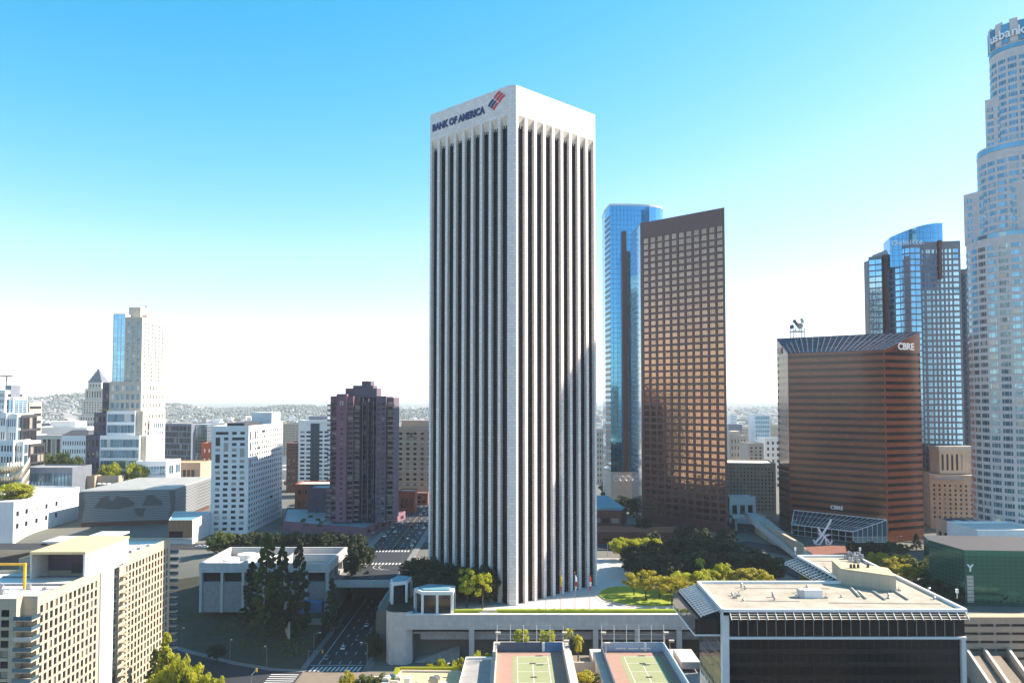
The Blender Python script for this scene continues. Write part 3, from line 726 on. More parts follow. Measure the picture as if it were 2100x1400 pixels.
# ---------------------------------------------------------------- left and middle distance
W_ = M
def gr(cols, rows, **k): return dict(cols=cols, rows=rows, **k)
def white_tower():
    FL, FR, BR = (X(434, 557), 557), (X(510, 560), 560), (-176.5, 640)
    BL = (FL[0]+1, 640); z1 = 71.0
    root = thing('apartment_tower', 'white apartment tower with scattered dark windows of uneven widths', 'apartment tower', ((FL[0]+FR[0])/2, 600, -4)); L = root.location
    rd = random.Random(4); H = z1+4; wins = []
    def irregular(W, cols, rows, merges):
        base = grid(W, H, cols, rows, (1.4, 1.4), (4.5, 3.0), .56, .52); d = {(i % cols, i//cols): o for i, o in enumerate(base)}
        for (c, r), (c2, r2) in merges:
            if (c, r) in d and (c2, r2) in d:
                a, b = d.pop((c, r)), d.pop((c2, r2)); d[(c, r)] = (min(a[0], b[0]), max(a[1], b[1]), min(a[2], b[2]), max(a[3], b[3]))
        out = []
        for k, o in d.items():
            s = rd.uniform(-.35, .35) if k[1] < 12 else 0
            out.append((o[0]+s, o[1]+s, o[2], o[3]))
        return out
    f0 = irregular(math.dist(FL, FR), 4, 18, [((0, 17), (1, 17)), ((0, 16), (0, 15)), ((2, 16), (3, 16)), ((1, 15), (1, 14)), ((3, 14), (3, 13)), ((0, 13), (0, 12))])
    f1 = irregular(math.dist(FR, BR), 15, 18, [((0, 17), (0, 16)), ((0, 15), (0, 14)), ((2, 16), (2, 17)), ((5, 17), (6, 17)), ((3, 14), (4, 14)), ((0, 12), (0, 11)), ((9, 4), (10, 4)), ((12, 2), (12, 1)), ((11, 9), (12, 9))])
    block(root, [FL, FR, BR, BL], -4, z1, {0: f0, 1: f1}, M['white_wall'], M['win'], roof=M['roof_dark'], parapet=1.2, style=2)
    MB().box(BR[0]-L.x-16, BR[0]-L.x-1, 14, 36, z1+3, z1+12).build('penthouse', M['white_wall'], root)
    MB().box(FL[0]-L.x+4, FL[0]-L.x+16, -25, 10, z1+3.2, z1+5.4).build('roof_plant', M['roof_dark'], root)
    rooftop(root, FL[0]-L.x+10, 18, z1+3, 3, 4, (4, 8))
white_tower()

def mauve_tower():
    Y = 565; z1 = Z(812, Y); xL, xR = X(672, Y), X(808, Y); D = 30
    root = thing('apartment_tower', 'dark mauve apartment tower with stepped top and balconies at its corners', 'apartment tower', ((xL+xR)/2, Y, 6)); L = root.location
    def bx(u): return X(u, Y)
    fl = 25; H = z1-6; ph = H/fl; allw = []
    def bay(u0, u1, y, ztop, wall, openings):
        p = [(bx(u0), y), (bx(u1), y), (bx(u1), Y+D), (bx(u0), Y+D)]
        block(root, p, 6, ztop, {0: openings} if openings else {}, wall, M['win_dark'], roof=M['roof_dark'], parapet=.6, wins=allw, depth=.3, part='bay')
    def col(W, x0, x1, h, z0=.25, every=1): return [(W*x0, W*x1, 1+k*ph*.985+ph*z0, 1+k*ph*.985+ph*(z0+h)) for k in range(0, fl-1, every)]
    w = lambda a, b: bx(b)-bx(a)
    bay(676, 690, Y+1.5, z1, M['pink'], col(w(676, 690), .2, .9, .5))
    bay(690, 711, Y-1, z1+1.5, M['pink'], col(w(690, 711), .40, .66, .36))
    bay(711, 724, Y+.5, z1, M['pink'], col(w(711, 724), .08, .92, .55))
    bay(724, 737, Y+4, z1-1, M['pinkgrey'], col(w(724, 737), .1, .9, .7))
    bay(737, 771, Y+6, z1-1, M['pinkgrey'], [o for q in (.03, .36, .69) for o in col(w(737, 771), q, q+.26, .72)])
    bay(771, 792, Y-1, z1, M['pinkgrey'], col(w(771, 792), .16, .36, .3)+col(w(771, 792), .56, .86, .42))
    bay(792, 806, Y+2, z1-1, M['pinkgrey'], col(w(792, 806), .15, .85, .7))
    put_windows(root, allw, M['win_dark'], M['frame_dark'], True, 1)
    for u in (742, 753.5, 765):
        MB().box(bx(u)-L.x-.3, bx(u)-L.x+.3, 2.5, 6.2, 0, z1-7.5).build('fin', M['pinkgrey'], root)
    def balc(u0, u1, y, depth):
        w_ = bx(u1)-bx(u0)
        b = MB(); b.box(-w_/2, w_/2, 0, depth, 0, .3, 0); b.box(-w_/2, w_/2, 0, .12, .3, 1.25, 1); b.box(-w_/2, -w_/2+.1, .12, depth, .3, 1.25, 1); b.box(w_/2-.1, w_/2, .12, depth, .3, 1.25, 1)
        return b.mesh('balcony', [M['balcony'], M['pinkgrey']])
    for u0, u1, y, d in ((671, 680, Y-.8, 2.3), (725, 736, Y+1.2, 2.7), (794, 809, Y-.6, 2.5)):
        me = balc(u0, u1, y, d)
        for k in range(fl-1):
            o = bpy.data.objects.new('balcony', me); COL.objects.link(o); o.parent = root; o.location = ((bx(u0)+bx(u1))/2-L.x, y-L.y, 1+k*ph*.985)
    for u0, u1, y, v in ((704, 769, Y+6, 796), (718, 760, Y+9, 790), (735, 754, Y+11, 781)):
        MB().box(bx(u0)-L.x, bx(u1)-L.x, y-L.y, Y+D-4-L.y, z1-8, Z(v, Y+6)-6).build('stepped_top', M['pinkgrey'], root)
    MB().tube((bx(744)-L.x, 14, Z(781, Y)-6), (bx(744)-L.x, 14, Z(768, Y)-6), .15).build('mast', M['steel'], root)
    MB().box(bx(697)-L.x, bx(704)-L.x, -1.35, -1.05, z1-12, z1-9.4, 0).box(bx(699)-L.x, bx(702)-L.x, -1.5, -1.352, z1-11.4, z1-10, 1).build('square_plaque', [M['palebeige'], M['frame_dark']], root)
    block(root, [(-124, Y+D+.1), (-88, Y+D+.1), (-92.5, 648), (-126, 648)], 6, 88, {}, M['pink'], M['win_dark'], roof=M['roof_dark'], part='shade_wing')  # hidden wing added to cast shade on the white tower
    pp = [G(580, 1086, 0), G(748, 1100, 0), (X(808, 600)+6, 620), (X(590, 640), 640)]
    p = building('podium_block', 'low mauve podium with a green roof terrace under the stepped mauve tower', [tuple(q) for q in pp], -1, 6.0, {1: gr(6, 1, mz=(1.2, 1.6), wf=.5)}, M['pink'], M['win_dark'], roof=M['roof_blue'], parapet=1)
    rd = random.Random(9)
    for k in range(10):
        u, v = rd.uniform(620, 690), rd.uniform(1055, 1078); g = G(u, v, 6)
        b = MB(); b.box(-1.5, 1.5, -.7, .7, 0, .6); b.box(-1.3, 1.3, -.5, .5, .6, 1.3); o = b.build('planter_box', M['hedge'], p); o.location = (g.x-p.location.x, g.y-p.location.y, 6.05)
mauve_tower()

def simple(name, label, u0, u1, vt, Y, d, cols, rows, wall, g='win', Yr=None, z0=-1, side=None, roof='roof_grey', cat='building', wf=.6, hf=.5, indiv=True, mz=(2, 2), mx=(1, 1), group=None, wmat=None, left=None, pent=None, **kw):
    p = rect(u0, u1, Y, d, Yr); zt = Z(vt, Y)
    f = {0: gr(cols, rows, wf=wf, hf=hf, mz=mz, mx=mx)}
    if side: f[1] = gr(side[0], side[1], wf=wf, hf=hf, mz=mz, mx=mx)
    if left: f[3] = gr(left[0], left[1], wf=wf, hf=hf, mz=mz, mx=mx)
    r = building(name, label, p, z0, zt, f, M[wall], M[g], cat=cat, roof=M[roof], indiv=indiv, group=group, **kw)
    if pent:
        w, h = pent; b = MB(); hw = (p[1][0]-p[0][0])*w/2; b.box(-hw, hw, -d*.25, d*.25, zt-z0-.9, zt-z0+h); b.build('penthouse', M[wall], r)
    return r
hz = simple('hotel_building', 'tan hotel slab with paired windows and flat cap roof beside bank tower', 812, 905, 874, 720, 26, 6, 11, 'hotel', 'win_dark', wf=.42, hf=.46, mz=(14, 4), pent=(.8, 5), cat='hotel')
for k in range(5):
    MB().box(-20, 20, -13.35, -13.02, 17+k*12-1, 17.5+k*12-1).build('stone_band', M['palebeige'], hz)
MB().box(-10, -3, -13.5, -13.05, 60, 60.5).box(-10, -3, -13.5, -13.05, 57, 57.5).cyl(-6.5, -13.3, 58, 59.6, .9).build('sign_emblem', M['frame_dark'], hz)
wt = simple('office_block', 'white office tower with a dark glass strip down its middle', 612, 690, 868, 760, 24, 6, 14, 'pure_white', 'win', wf=.74, hf=.48, mz=(8, 6), cat='office building')
MB().box(X(637, 760)-wt.location.x, X(655, 760)-wt.location.x, -12.5, -11.9, 8, Z(864, 760)+1).build('glass_strip', M['teal_dark_glass'], wt)
MB().box(X(612, 760)-wt.location.x, X(690, 760)-wt.location.x, -13, 11, Z(868, 760)+1.2, Z(866, 760)+3).build('cap_roof', M['frame_white'], wt)
MB().box(X(630, 760)-wt.location.x, X(668, 760)-wt.location.x, -6, 6, Z(866, 760)+3, Z(858, 760)+3).build('penthouse', M['gas_granite'], wt)
simple('office_block', 'narrow dark brown office block between two white towers', 588, 613, 908, 800, 24, 4, 12, 'darkbrown', 'win_dark', wf=.7, hf=.35, cat='office building', mz=(6, 2))
simple('low_building', 'orange brick low building behind the mauve tower', 606, 690, 992, 665, 26, 6, 2, 'brick', 'win_dark', wf=.35, hf=.35, roof='roof_white')
simple('low_building', 'dark slate low building with a teal flat roof beside the mauve tower', 633, 685, 1000, 620, 28, 4, 2, 'pinkgrey', 'win_blue', wf=.4, hf=.3, roof='roof_blue', z0=0)
simple('low_building', 'small brick building with a white sunlit side beside the upper street', 818, 852, 1006, 655, 16, 3, 1, 'brick', 'win_dark', z0=-1, roof='roof_white', mz=(1, 2))
simple('low_building', 'small orange brick house front near the hotel', 852, 878, 1010, 700, 14, 2, 2, 'brick', 'win_dark', z0=-1, roof='roof_grey')
# left: tall tower, city hall and neighbours
def tall_left():
    root = thing('residential_tower', 'tall cream residential tower of stacked boxes with blue glass corner and crane on top', 'residential tower', (X(262, 720), 735, -2)); L = root.location
    def bx(u0, u1, Y, d, v, cols, rows, sidec, wall='ivory', g='win', depthm=.3, mz=(2, 2), wf=.55, hf=.6, z0=-2, sw=None, ind=True, roofm='roof_white'):
        p = [(X(u0, Y), Y), (X(u1, Y), Y), (X(u1, Y), Y+d), (X(u0, Y), Y+d)]
        f = {}
        H = Z(v, Y)-z0
        if cols: f[0] = gr(cols, rows, wf=wf, hf=hf, mz=mz, mx=(.6, .6))
        if sidec: f[1] = gr(sidec, rows or 12, wf=sw or .3, hf=hf*.8, mz=mz, mx=(2, 2))
        block(root, p, z0, Z(v, Y), f, M[wall], M[g], roof=M[roofm], parapet=.8, indiv=False, depth=depthm, part='volume')
    zb = Z(782, 722)-2
    bx(227, 252.5, 719.3, 30, 643, 3, 15, 0, 'frame_white', 'sky_glass', mz=(1, 1), wf=.95, hf=.9, z0=zb)
    bx(252.5, 287, 718, 48, 650, 3, 15, 6, 'ivory', 'win_blue', mz=(1.5, 4), wf=.5, hf=.62, z0=zb)
    bx(287.2, 296, 734, 30, 646, 0, 0, 5, 'ivory', z0=zb)
    bx(259, 283, 730, 18, 630, 0, 0, 0, 'ivory', z0=Z(650, 722))
    bx(222, 287.5, 716, 50, 782, 6, 8, 7, 'ivory', 'win_blue', z0=40, wf=.6, hf=.6)
    bx(208, 222, 723, 34, 784, 2, 9, 0, 'pinkgrey', 'win_dark', z0=40)
    bx(288, 297, 735, 34, 784, 3, 9, 5, 'ivory', 'win', z0=20)
    bx(218, 276, 708, 40, 842, 8, 5, 4, 'frame_white', 'win_blue', mz=(.8, 1.5), wf=.98, hf=.72, z0=30, sw=.6)
    bx(276, 292, 710, 46, 842, 0, 0, 6, 'ivory', 'win', z0=-2)
    bx(192, 218, 712, 26, 846, 3, 10, 0, 'pinkgrey', 'win_dark', mz=(2, 2), wf=.62, hf=.62)
    bx(176, 206, 704, 26, 892, 3, 6, 0, 'pinkgrey', 'win_dark', mz=(2, 2), wf=.5, hf=.6)
    bx(205, 286, 698, 44, 893, 12, 6, 6, 'frame_white', 'win_blue', mz=(5, 2), wf=.99, hf=.74, sw=.7)
    bx(286.2, 300, 701, 34, 893, 0, 0, 0, 'ivory', z0=-2)
    bx(300.5, 307, 720, 30, 860, 3, 9, 6, 'frame_white', 'win_blue', mz=(3, 2), wf=.9, hf=.7, sw=.7)
    t = MB(); zt = Z(630, 736)+2
    t.tube((0, 6, zt-1), (0, 6, zt+3.5), .5); t.tube((0, 6, zt+3), (-13, 2, zt+7), .45, .25); t.tube((0, 6, zt+3), (4, 7.5, zt+2), .5); t.box(3, 5.2, 6.6, 8.4, zt+.6, zt+2.4)
    t.build('roof_crane', M['frame_white'], root)
    for k in range(5): MB().box(-11+k*.1-k*1.8, -10.2-k*1.8, -30, -28, Z(842, 708)+2, Z(842, 708)+3.3).build('roof_planting', M['hedge'], root)
tall_left()
def city_hall():
    Y = 1300; c = X(199, Y)
    root = thing('city_hall_tower', 'pale stone stepped tower with pyramid top behind the tall cream tower', 'tower', (c, Y, -25))
    P = M['palebeige']; w = 11.5
    def bl(hw, z0, z1, cols, rows, wf=.45, hf=.5, nm='shaft'):
        p = [(c-hw, Y-hw), (c+hw, Y-hw), (c+hw, Y+hw), (c-hw, Y+hw)]
        block(root, p, z0, z1, {0: gr(cols, rows, wf=wf, hf=hf, mx=(1.5, 1.5)), 1: gr(cols, rows, wf=wf, hf=hf, mx=(1.5, 1.5))}, P, M['win_dark'], roof=M['roof_grey'], parapet=0, indiv=False, part=nm)
    bl(19, -25, Z(850, Y), 9, 10, nm='lower_tower'); bl(16, Z(850, Y), Z(820, Y), 7, 5); bl(13.5, Z(820, Y), Z(797, Y), 6, 1, .5, .75)
    bl(10.5, Z(797, Y), Z(784, Y), 4, 1, .4, .6, nm='belvedere')
    b = MB(); z0, z1 = Z(784, Y)+25, Z(757, Y)+25; n = 6
    for k in range(n):
        b.box(*[s*(10.5-k*1.75) for s in (-1, 1)], *[s*(10.5-k*1.75) for s in (-1, 1)], z0+(z1-z0)*k/n, z0+(z1-z0)*(k+1)/n)
    b.build('pyramid_roof', M['gas_granite'], root); MB().tube((0, 0, z1), (0, 0, z1+6), .3).build('finial', M['steel'], root)
city_hall()
def edge_tower():
    root = thing('residential_tower', 'white and blue glass stepped tower cut by the photo edge beside curved steel roof', 'residential tower', (X(20, 760), 770, -2))
    def bx(u0, u1, Y, d, v, f0, f1, wall, g, z0=-2, **k):
        p = [(X(u0, Y), Y), (X(u1, Y), Y), (X(u1, Y), Y+d), (X(u0, Y), Y+d)]
        block(root, p, z0, Z(v, Y), {i: s for i, s in ((0, f0), (1, f1)) if s}, M[wall], M[g], roof=M['roof_white'], parapet=.6, indiv=False, part='volume', **k)
    bx(-30, 8, 752, 30, 800, gr(8, 18, wf=.5), gr(3, 18, wf=.5), 'pure_white', 'win')
    bx(6, 26, 756, 22, 815, gr(4, 6, wf=.94, hf=.9), gr(3, 6, wf=.94, hf=.9), 'frame_white', 'sky_glass', z0=Z(852, 756))
    bx(8, 20, 760, 14, 790, None, None, 'gas_granite', 'win', z0=Z(815, 760))
    bx(-30, 12, 748, 20, 846, gr(8, 6, wf=.55), None, 'pure_white', 'win_dark')
    bx(12, 34, 750, 26, 848, gr(4, 6, wf=.55), gr(4, 6, wf=.9, hf=.85), 'pure_white', 'win_blue')
    bx(34, 44, 756, 24, 850, gr(2, 6, wf=.9, hf=.85), gr(4, 6, wf=.9, hf=.85), 'frame_dark', 'win_dark')
    bx(-30, 28, 740, 26, 903, gr(9, 5, wf=.6), gr(4, 5, wf=.6), 'pure_white', 'win_dark')
    bx(28, 48, 744, 28, 905, gr(3, 5, wf=.5), gr(4, 5, wf=.9, hf=.85), 'pure_white', 'win_blue')
    bx(48, 62, 752, 24, 910, gr(4, 6, wf=.95, hf=.9), gr(4, 6, wf=.9, hf=.85), 'frame_dark', 'win_dark')
    MB().tube((-8, -4, Z(795, 760)+2), (-8, -4, Z(770, 760)+2), .7).box(-13, -2, -6, -2, Z(772, 760)+2, Z(769, 760)+2).build('roof_mast', M['steel'], root)
edge_tower()
simple('office_block', 'cream banded slab beyond the white and blue glass tower', 26, 58, 825, 1100, 30, 1, 10, 'cream', 'win_dark', wf=.97, hf=.4, mz=(8, 2), side=(1, 10), indiv=False, cat='office building', z0=-24)
simple('office_block', 'long grey block with tall dark window bays below the hill', 57, 126, 892, 1000, 40, 7, 1, 'palebeige', 'win_dark', wf=.75, hf=.94, mz=(2, 3), indiv=False, cat='office building', z0=-20)
wb = simple('office_block', 'white block with rows of square windows and dark hipped roof', 126, 178, 893, 985, 40, 10, 6, 'white_wall', 'win_dark', wf=.5, hf=.5, mz=(3, 4), indiv=False, cat='office building', z0=-20, roof='roof_dark')
b = MB(); z = Z(893, 985)+20; b.add([(-16, -20, z), (16, -20, z), (16, 20, z), (-16, 20, z), (-10, -6, z+6), (10, -6, z+6), (10, 6, z+6), (-10, 6, z+6)], [(0, 1, 5, 4), (1, 2, 6, 5), (2, 3, 7, 6), (3, 0, 4, 7), (4, 5, 6, 7)]); b.build('hipped_roof', M['roof_dark'], wb)
simple('warehouse', 'long white low building with a raised roof box under the far hill', 60, 178, 876, 1150, 60, 8, 1, 'pure_white', 'win_blue', wf=.5, hf=.3, indiv=False, z0=-24, pent=(.4, 8), roof='roof_white')
ch = simple('office_block', 'dark glass cube office block with a pale glass side', 338, 392, 868, 1000, 46, 18, 9, 'gas_granite', 'win_dark', wf=.8, hf=.8, mz=(12, 2), indiv=False, cat='office building', z0=-20, Yr=985)
MB().box(X(392, 985)-ch.location.x+.2, X(392, 985)-ch.location.x+16, -22, 40, 6, Z(868, 1000)+19).build('pale_glass_side', M['pale_glass'], ch)
simple('office_block', 'small brick red block with two rows of white windows', 413, 436, 908, 800, 18, 2, 4, 'brick', 'letters', wf=.35, hf=.4, mz=(18, 3), cat='office building', z0=-10)
simple('low_building', 'white low block beside the base of the stacked cream tower', 280, 342, 945, 690, 30, 10, 3, 'frame_white', 'win_blue', wf=.9, hf=.6, indiv=False, z0=-2, roof='roof_white', side=(6, 3))
simple('low_building', 'tan low block with dark shopfront behind the perforated museum', 338, 412, 948, 760, 30, 8, 2, 'hotel', 'win_dark', wf=.8, hf=.5, indiv=False, z0=-10, roof='roof_tan')
# museum with the perforated veil
def museum():
    FL, FR, BR = (X(165, 588), 588), (X(361, 603), 603), (X(434, 690), 690); BL = (FL[0]-2, 684); zt = 24.0
    root = thing('museum_building', 'grey museum with a honeycomb veil of small holes and white ribbed roof', 'museum', ((FL[0]+BR[0])/2, 640, -4)); L = root.location
    P = [FL, FR, BR, BL]; mb = MB(); loc = [(p[0]-L.x, p[1]-L.y) for p in P]
    mb.prism(loc, 6, zt+4, 0, 1); mb.build('veil', [M['veil'], M['roof_white']], root)
    inn = [(x*.97, y*.97) for x, y in loc]; MB().prism(inn, 0, 6).build('lobby_glass', M['darkbrown'], root)
    f = (Vector(FR)-Vector(FL)); a = math.atan2(f.y, f.x); W = f.length; nr = Vector((math.sin(a), -math.cos(a)))
    def patch(pts, nm='shaded_fold'):                     # dark diamonds: the shade of the veil's inward folds put in the colour
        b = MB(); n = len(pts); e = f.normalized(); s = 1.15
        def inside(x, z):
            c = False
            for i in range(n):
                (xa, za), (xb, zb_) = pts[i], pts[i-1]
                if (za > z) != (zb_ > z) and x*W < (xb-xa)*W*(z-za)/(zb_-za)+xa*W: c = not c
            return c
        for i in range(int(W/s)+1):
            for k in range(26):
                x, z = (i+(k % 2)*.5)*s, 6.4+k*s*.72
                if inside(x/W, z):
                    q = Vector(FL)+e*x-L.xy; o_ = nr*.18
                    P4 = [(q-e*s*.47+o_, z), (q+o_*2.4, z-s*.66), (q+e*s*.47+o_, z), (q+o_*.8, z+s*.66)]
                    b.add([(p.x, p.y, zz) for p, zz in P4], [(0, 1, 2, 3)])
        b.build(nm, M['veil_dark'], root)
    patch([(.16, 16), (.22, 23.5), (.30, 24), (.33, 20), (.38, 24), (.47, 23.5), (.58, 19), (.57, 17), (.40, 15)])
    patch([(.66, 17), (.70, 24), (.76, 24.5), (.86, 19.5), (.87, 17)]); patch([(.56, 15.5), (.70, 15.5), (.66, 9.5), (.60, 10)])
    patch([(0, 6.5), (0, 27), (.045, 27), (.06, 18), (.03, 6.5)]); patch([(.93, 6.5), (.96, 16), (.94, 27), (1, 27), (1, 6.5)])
    # roof ribs: rows of skylight hoods
    for k in range(26):
        t = (k+.5)/26; p = Vector(FL).lerp(Vector(BL), t)-L.xy; q = Vector(FR).lerp(Vector(BR), t)-L.xy
        MB().tube((p.x+1, p.y, zt+4.1), (q.x-1, q.y, zt+4.1), .75, n=4).build('skylight_rib', M['roof_white'], root)
    b = MB(); t_ = (Vector(BR)-Vector(FR)); a2 = math.atan2(t_.y, t_.x); n2 = Vector((math.sin(a2), -math.cos(a2)))
    for k in range(8):
        z = 8+k*2.4; p = Vector(FR)-L.xy+n2*.25; q = Vector(BR)-L.xy+n2*.25
        MB().tube((p.x, p.y, z), (q.x, q.y, z+.6), .3, n=4).build('veil_ridge', M['veil'], root)
museum()
def white_left():
    C, E = (X(32, 538), 538), (X(165, 628), 628)
    P = [(C[0]-60, 530), C, E, (C[0]-60, 640)]
    building('conservatory_building', 'white building with two rows of square windows beside the perforated museum', P, -5, 23, {1: [(x, x+3.6, z, z+3.4) for x in (3, 14, 27, 40, 54) for z in (10, 18)], 0: [(40, 46, 2, 12)]}, M['white_wall'], M['win'], roof=M['roof_white'], parapet=1, style=2)
white_left()
simple('low_building', 'dark blue glass hall behind the curved steel roof', 48, 150, 958, 650, 30, 14, 2, 'gas_granite', 'win_blue', wf=.85, hf=.7, indiv=False, z0=-2, roof='roof_grey')
simple('low_building', 'tan terrace building with rows of white parasols above the museum', 124, 196, 975, 672, 12, 6, 1, 'hotel', 'win_dark', wf=.7, hf=.4, indiv=False, z0=-2, roof='roof_tan', mz=(6, 6))
simple('low_building', 'second tan terrace block with pergola at the foot of the cream tower', 198, 245, 975, 676, 12, 4, 1, 'beige', 'win_dark', wf=.7, hf=.4, indiv=False, z0=-2, roof='roof_white', mz=(6, 6))
for k, u in enumerate((150, 160, 170, 205, 215, 225)):
    p = thing('parasol', 'small white parasol on the tan terrace', 'parasol', (X(u, 668), 668, Z(992, 668)-2), group='white parasols on the terrace')
    MB().cyl(0, 0, 2.2, 2.9, 2.0, .1, 8).build('canopy', M['letters'], p); MB().tube((0, 0, 0), (0, 0, 2.8), .08).build('pole', M['steel'], p)
def steel_curl():
    root = thing('concert_hall', 'curved brushed steel sails of a concert hall at the photo edge', 'concert hall', (X(20, 640), 645, 0)); L = root.location
    def sail(pts, h0, h1, lean, nm='steel_sail'):
        b = MB(); n = 14; g = []
        for i in range(n+1):
            t = i/n; u = pts[0]+(pts[1]-pts[0])*t; y = pts[2]+pts[3]*math.sin(t*math.pi); x = X(u, y)
            zt = Z(h0+(h1-h0)*t**2.2, y); row = []
            for k in range(6):
                s = k/5; row.append((x-L.x+lean*math.sin(s*1.5)*(t-.2), y-L.y-abs(lean)*.4*s*s, zt*s))
            g.append(row)
        for i in range(n):
            for k in range(5): b.quad(g[i][k], g[i+1][k], g[i+1][k+1], g[i][k+1])
        o = b.build(nm, M['titanium'], root); md = o.modifiers.new('thick', 'SOLIDIFY'); md.thickness = .5
        for p in o.data.polygons: p.use_smooth = True
    sail((-30, 40, 640, -8), 950, 945, 6); sail((33, 52, 636, -5), 968, 935, 7); sail((-20, 12, 632, -4), 975, 962, -5)
steel_curl()
def wood_box():
    P = [(X(349, 520), 520), (X(398, 520), 520), (X(436, 560), 560), (X(360, 560), 560)]
    r = building('pavilion', 'wood clad pavilion box on a dark plinth beside the white tower', P, -1, Z(1066, 520), {}, M['white_wall'], M['win'], roof=M['roof_blue'], parapet=.5)
    L = r.location; a, b_ = P[0], P[1]
    MB().box(a[0]-L.x, b_[0]-L.x, a[1]-L.y-.3, a[1]-L.y-.02, 4, Z(1066, 520)+1.05).build('wood_front', M['wood'], r)
    MB().box(a[0]-L.x+.5, a[0]-L.x+9, a[1]-L.y-.45, a[1]-L.y-.302, 4.2, 8).build('shop_window', M['win_dark'], r)
    MB().box(a[0]-L.x-.5, b_[0]-L.x+.5, a[1]-L.y-1.5, a[1]-L.y-.3, 2.8, 3.6).build('ledge', M['concrete'], r)
wood_box()
# right: old stone buildings
simple('stone_building', 'old beige stone block of many small paired windows behind the ramp', 1470, 1590, 948, 640, 40, 16, 12, 'beige', 'win_dark', wf=.42, hf=.5, Yr=632, z0=-2, roof='roof_white', side=(5, 12), mz=(6, 3), indiv=False)
simple('low_building', 'small white flat building at the foot of the beige stone block', 1494, 1548, 1018, 600, 14, 3, 1, 'white_wall', 'win', z0=-1, roof='roof_white')
simple('office_block', 'pale pink stepped block beyond the beige stone block', 1496, 1532, 893, 820, 30, 5, 8, 'palebeige', 'win_dark', wf=.3, indiv=False, z0=-5, cat='office building', pent=(.5, 4))
simple('office_block', 'cream block with three columns of windows beyond the beige stone block', 1534, 1566, 908, 780, 26, 3, 6, 'palebeige', 'win_dark', wf=.45, indiv=False, z0=-5, cat='office building', side=(3, 6), mz=(30, 3))
simple('office_block', 'white block with a dark rooftop sign frame beyond the beige stone block', 1568, 1612, 898, 860, 26, 4, 8, 'pure_white', 'win_dark', wf=.4, indiv=False, z0=-5, cat='office building')
simple('office_block', 'pale green glass block far beyond the brown tower', 1548, 1580, 850, 1500, 40, 8, 10, 'white_wall', 'sky_glass', wf=.9, hf=.8, indiv=False, z0=-24, cat='office building')
simple('office_block', 'pale block seen in the gap beside the blue glass tower', 1222, 1246, 880, 900, 30, 4, 9, 'palebeige', 'win_dark', wf=.4, indiv=False, z0=-5, cat='office building')
oc = simple('stone_building', 'tan stone block with arched tower top beside the round skyscraper', 1905, 2010, 972, 580, 30, 9, 8, 'beige', 'win_dark', wf=.38, hf=.5, z0=-2, mz=(8, 6), Yr=570, roof='roof_white')
def arched_top():
    r = oc; L = r.location; z0, z1 = Z(972, 580)+2, Z(916, 585)+2
    b = MB(); x0, x1 = X(1932, 585)-L.x, X(2010, 585)-L.x; b.box(x0, x1, 0, 14, z0-.5, z1, 0, 1); b.build('tower_top', [M['beige'], M['roof_grey']], r)
    for k in range(5):
        cx = x0+2.2+k*3.4; a = MB(); a.box(cx-.7, cx+.7, -.18, .02, z0+2, z1-6); a.cyl(cx, -.08, z1-6.01, z1-5.2, .7, .3, 8); a.build('arched_window', M['win_dark'], r)
    MB().box(x0-.4, x1+.4, -.4, 14.4, z1-3, z1-.02).build('green_cornice', M['usb_glass'], r)
    MB().box(-20, 16, -15.9, -15.2, z0-3.4, z0-1).build('cornice', M['roof_grey'], r)
arched_top()
simple('stone_building', 'low pinkish stone building with tall arched windows beside green glass building', 1916, 1966, 1062, 500, 24, 4, 1, 'hotel', 'win_dark', wf=.5, hf=.6, z0=-1, Yr=478, roof='roof_white', mz=(3, 5))
simple('stone_building', 'mauve end block with a large gridded window next to the low pinkish building', 1968, 2000, 1072, 476, 20, 2, 1, 'pinkgrey', 'win', wf=.6, hf=.6, z0=-1, roof='roof_white', mz=(3, 5))
